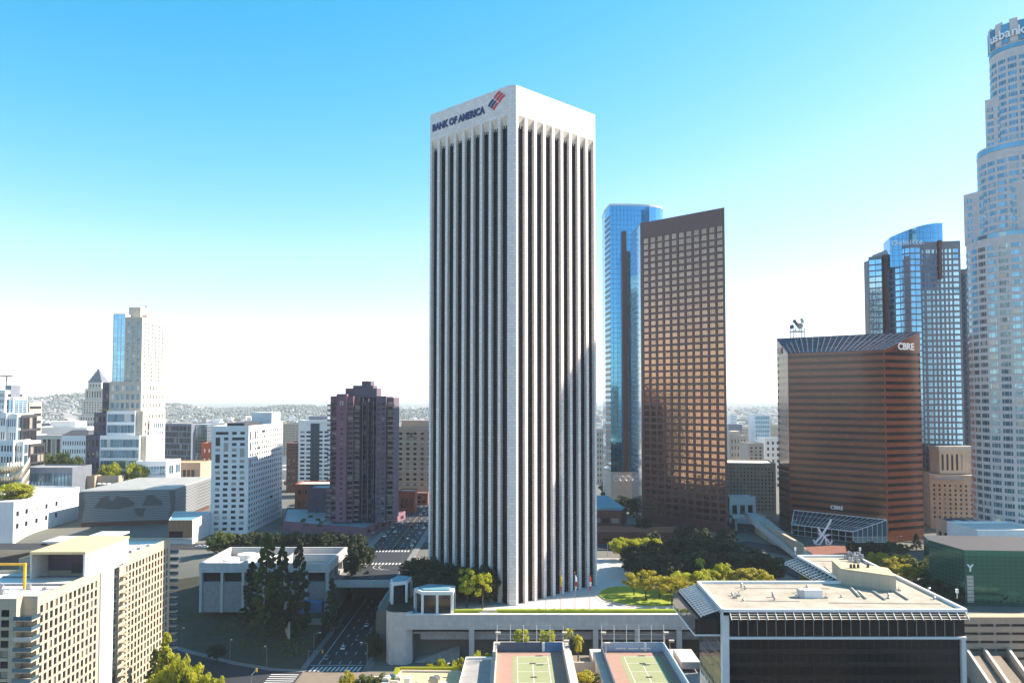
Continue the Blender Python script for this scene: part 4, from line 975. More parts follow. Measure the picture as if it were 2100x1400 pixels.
# ---------------------------------------------------------------- plaza, podium, streets
PF = podium_front
def podium():
    root = thing('plaza_podium', 'long concrete podium wall with deep dark openings carrying the bank plaza', 'podium', (0, PF, -20)); L = root.location
    x0, x1 = -53.0, 79.0
    def bx(nm, a, b, y0, y1, z0, z1, m, top=None): return MB().box(a, b, y0-L.y, y1-L.y, z0+20, z1+20, 0, 1 if top else None).build(nm, [m]+([top] if top else []), root)
    bx('parapet_beam', -44, x1, PF, PF+1.5, -5.6, .35, M['concrete'])
    bx('wall_cap', -44, x1, PF-.25, PF+1.75, .352, .6, M['pure_white'])
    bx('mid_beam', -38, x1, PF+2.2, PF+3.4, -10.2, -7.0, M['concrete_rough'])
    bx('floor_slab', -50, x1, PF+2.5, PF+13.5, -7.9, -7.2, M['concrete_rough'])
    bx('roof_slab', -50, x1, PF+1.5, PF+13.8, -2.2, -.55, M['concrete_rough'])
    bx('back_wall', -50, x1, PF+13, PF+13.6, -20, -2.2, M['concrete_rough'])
    for u in (968, 1112, 1220, 1305, 1390):
        c = X(u, PF); bx('column', c-1.05, c+1.05, PF+.2, PF+2.4, -20, -5.6, M['concrete'])
    # rounded pier at the street corner
    n = 12; pts = []
    for k in range(n+1):
        a = math.pi*.5+math.pi*.98*k/n
        pts.append((-44+9*math.cos(a)*(1.0 if k else 1), PF+7.6+8.2*math.sin(a)-L.y))
    pts = [(-44, 26-0)]+[(p[0], p[1]) for p in pts]
    poly = [(-44, 0.002), (-41.5, 2.5), (-41.5, 30), (-53, 30), (-53, 8)]+[(-53+4.2*(1-math.cos(a)), 8-8*math.sin(a)) for a in (R(20), R(40), R(60), R(75))]
    b = MB(); b.prism(ccw(poly), 0, 20.3, 0, 1); b.build('corner_pier', [M['concrete'], M['hedge']], root)
    b = MB(); b.prism(ccw([(p[0]*1.0, p[1]-.01) for p in poly]), 20.302, 21.4, 0, 1); b.build('corner_planter', [M['concrete'], M['shrub_bank']], root)
    MB().add([(-41, 3, 0.02), (-22, 3.5, .02), (-22, 9, 5.5), (-41, 9, 0.5)], [(0, 1, 2, 3)]).build('ramp', M['concrete_rough'], root)
podium()
sheet('plaza', [(-53, PF+13.6), (79, PF+13.6), (95, 470), (-54.5, 470)], -.02, M['plaza'])
sheet('plaza_front', [(-44, PF+1.5), (79, PF+1.5), (79, PF+13.6), (-44, PF+13.6)], -.02, M['plaza'])
hx0 = X(930, PF)
one('hedge', MB().box(hx0, 78, PF+3.2, PF+6.0, -.02, 1.25).box(hx0+.3, 77.7, PF+3.5, PF+5.7, 1.25, 1.45), M['grass'], 'long clipped lime green hedge along the plaza edge', 'hedge')
one('planter_steps', MB().box(X(980, 350), X(1022, 350), 349.5, 353, 0, .5).box(X(984, 350), X(1020, 350), 350, 352.6, .5, 1.0).box(X(990, 350), X(1018, 350), 350.4, 352.2, 1, 1.5), M['palebeige'], 'stepped pale stone blocks beside the hedge at the tower corner', 'stone steps')
one('low_bench', MB().box(X(948, 352), X(985, 352), 351.2, 352, .35, .8).box(X(950, 352), X(953, 352), 351.3, 351.9, 0, .35).box(X(980, 352), X(983, 352), 351.3, 351.9, 0, .35), M['concrete'], 'long low grey bench in the tower shade beside the stepped stone blocks', 'bench')
lawn = [G(u, v, 0) for u, v in ((1228, 1222), (1233, 1213), (1246, 1206), (1268, 1203), (1310, 1206), (1380, 1216), (1435, 1232), (1438, 1244), (1330, 1245), (1290, 1242), (1262, 1237), (1238, 1230))]
lb = MB(); lb.prism(ccw([tuple(p) for p in lawn]), -.02, .55, 1, 0); structure('lawn', lb, [M['grass'], M['plaza']])
rim = MB(); n = len(lawn); c = sum(lawn, Vector((0, 0)))/n; out = [c+(p-c)*1.06 for p in lawn]
sheet('lawn_kerb', [tuple(c+(p-c)*1.05) for p in ([*lawn] if False else out)], .12, M['palebeige'])
def kiosk(name, label, P, h, z):
    r = thing(name, label, 'vent house', (P[0][0], P[0][1], z)); L = r.location; P = [(p[0]-L.x, p[1]-L.y) for p in P]; n = len(P)
    c = Vector((sum(p[0] for p in P)/n, sum(p[1] for p in P)/n))
    MB().prism([tuple(c+(Vector(p)-c)*.93) for p in P], 0, h-.9).build('dark_louvre', M['win_dark'], r)
    for i in range(n):
        p, q = Vector(P[i]), Vector(P[(i+1) % n]); W = (q-p).length; m = max(1, round(W/7.5))
        for k in range(m): 
            a = p.lerp(q, k/m); MB().obox((a.x, a.y), math.atan2((q-p).y, (q-p).x), 1.0, 1.0, 0, h-.9).build('post', M['pure_white'], r)
    MB().prism([tuple(c+(Vector(p)-c)*1.06) for p in P], h-.9, h+.5).build('lintel', M['pure_white'], r)
    MB().prism([tuple(c+(Vector(p)-c)*.86) for p in P], h+.5, h+1.0, 0).build('glass_roof', M['roof_blue'], r)
Yk = PF+2.0
kiosk('vent_house', 'white framed dark vent house standing at the end of the hedge', [(X(868, Yk), Yk), (X(928, Yk), Yk), (X(929, Yk), Yk+10), (X(872, Yk), Yk+13), (X(850, Yk), Yk+6)], 9.0, 0)
Yk2 = PF+14
kiosk('vent_house', 'smaller white framed vent house in the shade behind the corner planter', [(X(806, Yk2), Yk2), (X(835, Yk2+2), Yk2+3), (X(838, Yk2), Yk2+11), (X(815, Yk2), Yk2+13), (X(799, Yk2), Yk2+7)], 10.0, 0)
# flag poles
FY = 351.0
for u, cols, lab in ((1119, None, 'bare steel flagpole standing nearest the stepped tower corner'), (1148, ('flag_red', 'flag_yellow', 'flag_red'), 'flagpole with a furled red and yellow flag'), (1178, ('letters', 'flag_red', 'letters'), 'flagpole with a furled white and red flag'), (1207, ('flag_red', 'letters', 'flag_red'), 'flagpole with a furled striped red flag')):
    f = thing('flagpole', lab, 'flagpole', (X(u, FY), FY, 0), group='flagpoles on the plaza')
    MB().tube((0, 0, 0), (0, 0, 16.8), .14, .07, 8).cyl(0, 0, 0, .4, .4).build('pole', M['steel'], f); MB().cyl(0, 0, 16.8, 17.15, .16, .16, 8).build('finial', M['yellow'], f)
    if cols:
        b = MB(); rd = random.Random(u); rows = 7
        for k in range(rows):
            z = 15.9-k*.95; w = .35+.55*math.sin((k+.7)/rows*math.pi); m = [0, 1, 2][min(2, k*3//rows)]
            if u == 1148: m = [1, 1, 1, 1, 1, 0, 0][k]
            b.add([(.1, 0, z), (.1+w, .25*math.sin(k), z-.1), (.1+w*1.1, -.2*math.cos(k), z-.95), (.1, 0, z-.95), (.05, .35, z), (.05, .35, z-.95)], [(0, 1, 2, 3), (1, 4, 5, 2), (4, 0, 3, 5)], m)
        b.build('flag', [M[q] for q in cols], f)
# ---------------------------------------------------------------- streets
def strip(name, a, b, w, z, mat, kind='structure'):
    a, b = Vector(a), Vector(b); t = (b-a).normalized(); n = Vector((-t.y, t.x))*w/2
    return sheet(name, [a-n, b-n, b+n, a+n], z, mat, kind)
one('street_bridge', MB().box(-88, -54.6, 412, 476, -2.4, -.06).box(-88, -54.6, 411.2, 412, -2.9, .6), M['concrete'], 'concrete bridge carrying the upper street over the sunken road', 'bridge')
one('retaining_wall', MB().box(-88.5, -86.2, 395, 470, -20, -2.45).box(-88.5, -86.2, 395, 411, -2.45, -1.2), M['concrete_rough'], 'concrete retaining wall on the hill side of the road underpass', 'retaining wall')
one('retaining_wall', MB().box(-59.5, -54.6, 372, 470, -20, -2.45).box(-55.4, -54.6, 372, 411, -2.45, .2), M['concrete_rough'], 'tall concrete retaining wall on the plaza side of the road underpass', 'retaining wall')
strip('upper_street', (-71.5, 413), (-71.5, 800), 26, .02, M['asphalt'])
for s, nm in ((-1, 0), (1, 0)):
    b = MB(); b.box(-71.5+s*14.8-1.8, -71.5+s*14.8+1.8, 413, 800, -.05, .15); structure('pavement', b, M['sidewalk'])
strip('side_street', (-420, 512), (-85, 512), 22, -.88, M['asphalt'])
strip('side_street', (-55, 512), (60, 505), 20, .03, M['asphalt'])
strip('lower_street', (-72, 240), (-72, 469), 23, -19.96, M['asphalt'])
b = MB(); b.box(-86, -83.6, 343, 469, -20, -19.82); structure('pavement', b, M['sidewalk'])
b = MB(); b.box(-60.4, -57, 343, 372, -20, -19.82); structure('pavement', b, M['sidewalk'])
far = [(-84, 338), (-98, 340), (-116, 348), (-140, 363), (-175, 388), (-230, 430)]
nearp = [(-84, 318), (-104, 321), (-124, 330), (-150, 346), (-186, 371), (-244, 414)]
sheet('cross_street', far+nearp[::-1], -19.95, M['asphalt'])
b = MB()
for (a, b_), (c1, d1) in zip(zip(far, far[1:]), zip([(x+1.5, y+2.6) for x, y in far], [(x+1.5, y+2.6) for x, y in far[1:]])):
    b.prism(ccw([a, b_, d1, c1]), -20.2, -19.8)
structure('kerb_path', b, M['sidewalk'])
sheet('junction', [(-84, 300), (-20, 300), (-20, 338), (-84, 338)], -19.94, M['asphalt_pale'])  # sunlight on the crossing put into a paler paving colour
def stripes(name, n, f, z, mat='paint'):
    """painted markings of one crossing, each bar a mesh part of the crossing"""
    for k in range(n):
        pts = f(k); o = sheet('road_marking', pts, z, M[mat])
stripes('c', 12, lambda k: [(-82+k*1.75, 339), (-81.1+k*1.75, 339), (-80.5+k*1.75, 344.5), (-81.4+k*1.75, 344.5)], -19.925)
stripes('c', 7, lambda k: [(-96, 320.5+k*2.4), (-84.8, 320+k*2.4), (-84.8, 320.8+k*2.4), (-96, 321.3+k*2.4)], -19.925)
stripes('c', 6, lambda k: [(-59, 320.5+k*2.4), (-50, 320.5+k*2.4), (-50, 321.3+k*2.4), (-59, 321.3+k*2.4)], -19.925)
stripes('c', 1, lambda k: [(-83, 346.3), (-61, 346.3), (-61, 346.8), (-83, 346.8)], -19.925)
for i in range(5): stripes('l', 1 if i in (0,) else 9, lambda k: [(-80+i*4.2, 348+k*13), (-79.7+i*4.2, 348+k*13), (-79.7+i*4.2, (352 if i else 460)+k*13), (-80+i*4.2, (352 if i else 460)+k*13)], -19.925)
for Y in (452, 489):
    stripes('c', 13, lambda k: [(-83.5+k*1.85, Y), (-82.6+k*1.85, Y), (-82.6+k*1.85, Y+5), (-83.5+k*1.85, Y+5)], .045)
for i in range(5): stripes('l', 18 if i != 2 else 1, lambda k: [(-80+i*4.2, 500+k*15), (-79.75+i*4.2, 500+k*15), (-79.75+i*4.2, (506 if i != 2 else 780)+k*15), (-80+i*4.2, (506 if i != 2 else 780)+k*15)], .045, 'paint_yellow' if i == 2 else 'paint')
def arc(cx, cyy, r, a0, a1, z):
    pts = [(cx+r*math.cos(a0+(a1-a0)*k/10), cyy+r*math.sin(a0+(a1-a0)*k/10)) for k in range(11)]
    pts += [(cx+(r-.35)*math.cos(a1+(a0-a1)*k/10), cyy+(r-.35)*math.sin(a1+(a0-a1)*k/10)) for k in range(11)]
    sheet('road_marking', pts, z, M['paint'])
arc(-66, 446, 8, R(150), R(260), .045); arc(-63, 446, 8, R(150), R(260), .045)
# right-hand streets behind the park
strip('park_street', (96, 452), (260, 440), 24, .02, M['asphalt'])
strip('park_street', (148, 452), (160, 342), 18, .03, M['asphalt'])
strip('ramp_street', (140, 520), (190, 455), 20, .04, M['asphalt'])
strip('side_street', (150, 600), (320, 480), 14, .03, M['asphalt'])
# ramp wall and road bridge between brown tower and red block
one('ramp_wall', MB().prism(ccw([(X(1545, 560), 560), (X(1640, 462), 462), (X(1645, 463), 463), (X(1552, 562), 562)]), -.5, 9, z1s=None), M['beige'], 'beige retaining wall of a ramp rising beside the red granite block', 'retaining wall')
def climbing_ramp():
    b = MB(); a, c = Vector((X(1537, 575), 575)), Vector((X(1662, 452), 452)); t = (c-a).normalized(); n = Vector((-t.y, t.x))*5
    b.add([(*(a-n), 11), (*(c-n), 1.0), (*(c+n), 1.0), (*(a+n), 11), (*(a-n), 8), (*(c-n), -.4), (*(c+n), -.4), (*(a+n), 8)], [(0, 1, 2, 3), (0, 4, 5, 1), (3, 2, 6, 7), (1, 5, 6, 2)])
    for s in (-1, 1): b.add([(*(a+n*s), 12), (*(c+n*s), 2), (*(c+n*s*.94), 2), (*(a+n*s*.94), 12), (*(a+n*s), 11), (*(c+n*s), 1)], [(0, 1, 2, 3), (0, 4, 5, 1)])
    one('ramp_deck', b, M['concrete'], 'pale sloping ramp deck climbing past the red granite block', 'ramp')
climbing_ramp()
one('road_bridge', MB().box(X(1494, 575), X(1560, 575), 566, 580, 8, 9.5).box(X(1494, 575), X(1560, 575), 566, 566.6, 9.5, 10.6).box(X(1500, 575), X(1504, 575), 568, 578, -.5, 8).box(X(1548, 575), X(1552, 575), 568, 578, -.5, 8), M['concrete'], 'road bridge deck on piers between the brown tower and the ramp', 'bridge')
# red terrace behind the bank tower
tr = building('terrace_pavilion', 'low red granite pavilion with teal patinated roof behind the bank tower', [(X(1190, 560), 556), (X(1272, 556), 552), (X(1284, 575), 575), (X(1190, 590), 590)], 4, Z(1045, 556), {0: gr(4, 1, wf=.85, hf=.45, mz=(1, 3))}, M['brown_granite'], M['win_dark'], roof=M['roof_blue'], parapet=.4)
L = tr.location; MB().add([(-16, -16, 13.5), (13, -18, 13.5), (4, 4, 19), (-12, 6, 19)], [(0, 1, 2, 3)]).build('sloped_roof', M['roof_blue'], tr)
building('terrace_block', 'long red granite terrace with planters in front of the teal roofed pavilion', [(X(1190, 520), 520), (X(1378, 515), 515), (X(1385, 545), 545), (X(1190, 550), 550)], -1, 7, {0: gr(5, 1, wf=.7, hf=.35, mz=(1, 3))}, M['brown_granite'], M['win_dark'], roof=M['brick'], parapet=.9)
# white twisted sculpture
def sculpture():
    p = G(1690, 1118, 0); r = thing('sculpture', 'white twisted sculpture of crossing blades on the red brick forecourt', 'sculpture', (p.x, p.y, 0))
    def blade(pts, w): 
        b = MB()
        for (p, q) in zip(pts, pts[1:]): b.tube(p, q, w, w*.8, 4)
        b.build('blade', M['letters'], r)
    blade([(-6, 0, 1), (-2, .5, 5), (2, 0, 11), (4.5, -.5, 16)], .8); blade([(4, 0, 1), (1.5, 0, 4), (-2, .5, 8), (-3.5, 0, 11)], .75)
    blade([(-6.5, 0, 3.5), (-5, 0, .8), (-2.5, 0, .6), (0, 0, 5)], .6); blade([(5, 0, 3.2), (4, 0, .8), (1.5, 0, .7), (1, 0, 4)], .6); blade([(-3, 0, 7), (0, .6, 5.6), (4, 0, 6.6)], .55)
sculpture()
one('forecourt', MB().prism(ccw([(X(1615, 520), 515), (X(1645, 472), 470), (X(1760, 470), 470), (X(1820, 500), 500)]), -.4, .3), M['forecourt_brick'], 'red brick forecourt below the glass atrium', 'forecourt')

# ---------------------------------------------------------------- low concrete building on the slope
def plant_building():
    x0, x1, y0, y1, zr = -149.0, -87.5, 400.0, 443.0, 11.0
    r = thing('plant_building', 'low concrete plant building with open roof wells in the tower shadow', 'plant building', ((x0+x1)/2, (y0+y1)/2, -12)); L = r.location
    H = zr+12
    def opens(W, n): return [(1.2+k*(W-1.2)/n, (k+1)*(W-1.2)/n, 14.2, 20.5) for k in range(n)]
    wins = []
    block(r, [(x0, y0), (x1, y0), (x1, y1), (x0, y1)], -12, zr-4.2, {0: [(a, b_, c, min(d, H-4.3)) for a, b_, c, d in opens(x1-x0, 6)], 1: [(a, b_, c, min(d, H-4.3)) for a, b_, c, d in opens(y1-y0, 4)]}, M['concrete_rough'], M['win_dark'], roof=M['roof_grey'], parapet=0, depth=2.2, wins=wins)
    put_windows(r, wins, M['win_dark'], M['frame_dark'])
    def bx(nm, a, b_, c, d, e, f, m=M['concrete']): MB().box(a-L.x, b_-L.x, c-L.y, d-L.y, e+12, f+12).build(nm, m, r)
    for a, b_, c, d in ((x0-.4, x1+.4, y0-.4, y0+1), (x0-.4, x1+.4, y1-1, y1+.4), (x0-.4, x0+1, y0+1, y1-1), (x1-1, x1+.4, y0+1, y1-1)): bx('parapet', a, b_, c, d, zr-4.3, zr)
    for a, b_, c, d in ((-112, -110.8, y0+1, y1-1), (-130, -128.8, y0+1, y1-1), (-110.8, x1-1, 424, 425.2)): bx('roof_beam', a, b_, c, d, zr-4.2, zr-.2)
    for k in range(7): bx('pier', x0+k*(x1-x0-1.2)/6, x0+1.2+k*(x1-x0-1.2)/6, y0-.55, y0-.02, -12, zr-4.3)
    for x, y, q in ((-141, 420, 4.2), (-137, 433, 4.8), (-122, 425, 4.5), (-124, 412, 4), (-139, 409, 3.6)):
        MB().cyl(x-L.x, y-L.y, zr-4.2+12, zr-1.6+12, q, q, 20).cyl(x-L.x, y-L.y, zr-1.6+12, zr-1.2+12, q*.6, q*.5, 14).build('cooling_fan', M['pure_white'], r)
    MB().box(x1-L.x-12, x1-L.x-2, y0-L.y-6, y0-L.y-.6, 0, 6).box(x1-L.x-11, x1-L.x-3, y0-L.y-6.2, y0-L.y-6.02, .5, 4.5).build('loading_dock', M['blue_panel'], r)
plant_building()
one('retaining_wall', MB().prism(ccw([(-104, 383), (-99, 372), (-98.3, 372.4), (-103, 383.5)]), -21, -9), M['concrete'], 'short pale concrete wall beside the loading yard on the dark slope', 'retaining wall')
one('retaining_wall', MB().box(-98, -87, 384, 384.8, -21, -11), M['concrete_rough'], 'dark concrete yard wall at the head of the shaded slope', 'retaining wall')

# ---------------------------------------------------------------- cream apartment tower at the lower left
def cream_tower():
    xr = -134.0; zr = 34.0; zb = -20
    r = thing('apartment_tower', 'cream apartment tower with grids of tall narrow windows and a tan roof shelter', 'apartment tower', (-155, 280, zb)); L = r.location
    H = zr-zb; fl = 18; wins = []
    def tallgrid(W, n, x0, x1): return [(a, b_, c, d) for a, b_, c, d in grid(x1-x0, H, n, fl, (0, 0), (.5, 2.6), .60, .76)]
    P1 = [(-190, 234), (xr-4.2, 234), (xr-4.2, 237), (xr, 237), (xr, 272.5), (-190, 272.5)]
    f3 = [(a+.8, b_+.8, c, d) for a, b_, c, d in tallgrid(35.5, 13, 0, 33.5)]
    f0 = grid(P1[1][0]-P1[0][0], H, 12, fl, (1, 1), (.5, 2.6), .55, .7)
    block(r, P1, zb, zr, {0: f0, 3: f3}, M['cream'], M['win_dark'], roof=M['roof_white'], parapet=1.1, wins=wins, depth=.4)
    P2 = [(-170, 288.5), (xr-1.2, 288.5), (xr-1.2, 331), (-170, 331)]
    block(r, P2, zb, zr+.6, {1: [(a+4, b_+4, c, d) for a, b_, c, d in tallgrid(42, 14, 0, 37)], 0: None}, M['cream'], M['win_dark'], roof=M['roof_white'], parapet=1.1, wins=wins, depth=.4)
    put_windows(r, wins, M['win_dark'], M['frame_dark'], True, 1)
    def bx(nm, a, b_, c, d, e, f, m): return MB().box(a-L.x, b_-L.x, c-L.y, d-L.y, e-zb, f-zb).build(nm, m, r)
    bx('white_pier', -150, xr+.5, 272.55, 281, zb, zr+.5, M['pure_white'])
    bx('stair_glass', -150, xr-1.8, 281.01, 288.4, zb, zr-2, M['teal_dark_glass'])
    bx('roof_link', -150, xr-1, 281.01, 288.4, zr-1.9, zr+.2, M['pure_white'])
    for k in range(fl):                               # glass balconies at the corner notch and beside the stair
        z = zb+k*(H-3.1)/fl
        bx('balcony', xr-4.1, xr+1.0, 232.6, 236.9, z, z+.35, M['cream']); bx('balcony_glass', xr-4.1, xr+.9, 232.5, 232.6, z+.35, z+1.4, M['win_blue']); bx('balcony_glass', xr+.9, xr+1.0, 232.6, 236.9, z+.35, z+1.4, M['win_blue'])
        bx('balcony', xr-1.15, xr+.9, 289, 292, z, z+.35, M['cream'])
        bx('balcony', xr-3, xr+1.2, 331.05, 333.4, z, z+.35, M['cream']); bx('balcony_glass', xr-3, xr+1.2, 333.3, 333.4, z+.35, z+1.4, M['win_blue'])
    # roof shelter
    bx('shelter_roof', -151, xr+.4, 262, 292, 41, 41.8, M['roof_tan']); bx('shelter_side', xr-.4, xr+.2, 262.4, 291.6, 33.2, 40.99, M['pure_white'])
    bx('shelter_back', -150.6, xr-.41, 272, 272.5, 33.2, 40.99, M['pinkgrey']); bx('shelter_side', -151, -150.62, 262.4, 291.6, 33.2, 40.99, M['concrete'])
    bx('shelter_door', -143, -139.5, 271.8, 271.98, 33.2, 36.4, M['frame_dark'])
    bx('upper_canopy', -162, -150, 288, 300, 40, 40.5, M['roof_white']); bx('upper_canopy', -150, -140, 296, 306, 40.6, 41.2, M['roof_white'])
    for y in (255, 266): bx('dark_deck', -162+y*.0, -136, y, y+1.2, 33.05, 33.35, M['gas_granite'])
    pole = MB(); pole.tube((-146-L.x, 251-L.y, 53), (-146-L.x, 251-L.y, 60.5), .45, n=8); pole.box(-157-L.x, -145.6-L.x, 250.7-L.y, 251.3-L.y, 59.8, 60.4); pole.build('davit_crane', M['yellow'], r)
    rd = random.Random(2)
    for k in range(14):
        x, y = (rd.uniform(-160, -138), rd.uniform(238, 250)) if k < 8 else (rd.uniform(-150, -138), rd.uniform(300, 326))
        b = MB(); h = rd.uniform(.6, 1.6); b.box(-.6, .6, -.5, .5, 0, h); b.tube((0, 0, h), (rd.uniform(-1, 1), rd.uniform(-1, 1), h+.8), .09); b.tube((.5, 0, .2), (rd.uniform(1, 3), rd.uniform(-1, 1), .2), .12)
        o = b.build('roof_vent', M['steel'], r); o.location = (x-L.x, y-L.y, zr-zb-1.05)
cream_tower()

# ---------------------------------------------------------------- ball courts and low roofs at the bottom
def courts():
    zc = -2.0
    d = thing('parking_deck', 'pale concrete parking deck carrying two fenced ball courts', 'parking deck', (20, 275, -20)); L = d.location
    def bx(nm, a, b_, c, e, z0, z1, m, par=d): return MB().box(a-L.x, b_-L.x, c-L.y, e-L.y, z0+20, z1+20).build(nm, m, par)
    bx('deck_body', -7, 21.5, 236, 307, -20, zc-.02, M['palebeige']); bx('deck_body', 29.5, 57.5, 236, 307, -20, zc-.02, M['palebeige'])
    bx('yard_floor', 21.5, 29.5, 236, 324, -20, -9, M['asphalt_pale']); bx('yard_wall', 21.6, 29.4, 301, 302, -9, -4.5, M['palebeige']); bx('yard_wall', 21.6, 29.4, 268, 269, -9, -3, M['palebeige'])
    bx('rear_deck', -7, 21.4, 307.02, 322, -20, -3.2, M['concrete']); bx('rear_deck', 29.6, 66, 307.02, 322, -20, -6, M['concrete'])
    for cx0, cx1, wall_m, lab in ((-5.4, 18.6, M['slate_panel'], 'ball court with a dark blue end screen'), (32.6, 55.2, M['pale_panel'], 'ball court with pale blue end and side screens')):
        c = thing('ball_court', lab, 'ball court', ((cx0+cx1)/2, 286, zc)); CL = c.location; w = cx1-cx0
        def cb(nm, a, b_, e, f, z0, z1, m): return MB().box(a-CL.x, b_-CL.x, e-CL.y, f-CL.y, z0, z1).build(nm, m, c)
        cb('red_surround', cx0, cx1, 250, 306, 0, .05, M['court_red'])
        cb('green_court', cx0+5.6, cx0+19.6, 254, 300, .05, .07, M['court_green'])
        for x in (cx0+7.2, cx0+18): cb('court_line', x, x+.16, 254, 299, .07, .085, M['letters'])
        cb('court_line', cx0+12.5, cx0+12.66, 272, 292, .07, .085, M['letters'])
        for y in (262, 272, 283, 291.8, 299): cb('court_line', cx0+7.2, cx0+18.16, y, y+.16, .085, .098, M['letters'])
        for y in (277, 291): cb('court_mat', cx0+11.6, cx0+13.6, y, y+1.1, .1, .16, M['frame_dark'])
        cb('end_screen', cx0, cx0+w*.68, 305.2, 305.5, .1, 3.4, wall_m); cb('end_screen', cx0+w*.72, cx1, 305.2, 305.5, .1, 3.4, M['blue_panel'] if cx0 < 0 else M['pale_panel'])
        cb('screen_gap', cx0+w*.68, cx0+w*.72, 305.1, 305.6, .1, 3.2, M['letters'])
        cb('side_wall', cx1-.4, cx1, 250, 305.1, .05, 3.4, M['palebeige'] if cx0 < 0 else M['pale_panel']); cb('side_wall', cx0-.4, cx0, 250, 305.1, .05, 1.6 if cx0 < 0 else 2.4, M['palebeige'] if cx0 < 0 else M['slate_panel'])
        cb('front_wall', cx0-.4, cx1, 262, 263, .1, 1.6, M['pure_white'])
        n = 6
        for k in range(n):
            x = cx0+w*k/(n-1); MB().tube((x-CL.x, 305.8-CL.y, -1), (x-CL.x, 305.8-CL.y, 9.5), .09, .07, 6).build('fence_post', M['frame_white'], c)
        nb = MB()
        for z in (4.4, 6, 7.8, 9.4): nb.tube((cx0-CL.x, 305.8-CL.y, z), (cx1-CL.x, 305.8-CL.y, z), .025, n=4)
        nb.build('fence_wire', M['frame_white'], c)
        if cx0 > 0:
            b = MB()
            for k in range(3): b.box(cx0+5+k*4.5-CL.x, cx0+9-.3+k*4.5-CL.x, 304.9-CL.y, 305.15-CL.y, 1.0, 1.5)
            b.build('bench_shade', M['letters'], c)
        for x, y in ((cx0-.2, 303), (cx0-.2, 290), (cx1-.2, 303), (cx1-.2, 293)):
            lp = thing('floodlight', 'cream floodlight at the %s of the %s screened court' % ({(cx0-.2, 303): 'outer rear corner' if cx0 < 0 else 'rear corner beside the palms', (cx0-.2, 290): 'outer long side' if cx0 < 0 else 'long side facing the sunken yard', (cx1-.2, 303): 'rear corner beside the palms' if cx0 < 0 else 'rear corner by the black building', (cx1-.2, 293): 'long side facing the sunken yard' if cx0 < 0 else 'long side by the black building'}[(x, y)], 'dark blue' if cx0 < 0 else 'pale blue'), 'floodlight', (x, y, zc), group='floodlights around the ball courts')
            MB().tube((0, 0, 0), (0, 0, 7.2), .13, .1, 6).build('pole', M['palebeige'], lp); MB().box(-.3, 1.5, -.5, .5, 7.0, 7.7).build('lamp_head', M['palebeige'], lp)
courts()
lr = building('low_roof_block', 'low block with a stained grey roof patch and white rim beside the ball court', [(-18.5, 240), (-7.2, 240), (-7.2, 306), (-16.8, 306)], -20, -4, {}, M['pure_white'], M['win'], roof=M['roof_grey'], parapet=.9)
tb = building('low_roof_block', 'low tan roof block crowded with ducts and white plant boxes', [(-47, 240), (-19, 240), (-18.3, 303), (-40, 304)], -20, -8, {}, M['palebeige'], M['win'], roof=M['roof_tan'], parapet=.7)
rooftop(tb, -6, 20, 11.6, 7, 8, (7, 8), [M['pure_white'], M['palebeige'], M['win_blue']]); rooftop(tb, 6, 16, 11.6, 8, 6, (6, 9), [M['palebeige'], M['pure_white'], M['steel']])
one('hedge', MB().box(-40.5, -19, 304.3, 305.3, -20, -7.3).box(-42.2, -40.4, 285, 305, -20, -7.4), M['leaf_lime'], 'yellow green hedge bordering the tan roof block', 'hedge')
fb = building('low_roof_block', 'pale framed low block between the court and black glass building', [(59, 250), (66, 250), (66, 309), (59, 309)], -20, -4.5, {}, M['palebeige'], M['win'], roof=M['roof_grey'], parapet=1)
MB().box(-3.4, 3.2, 14, 29, 15.6, 18).build('roof_box', M['concrete'], fb)

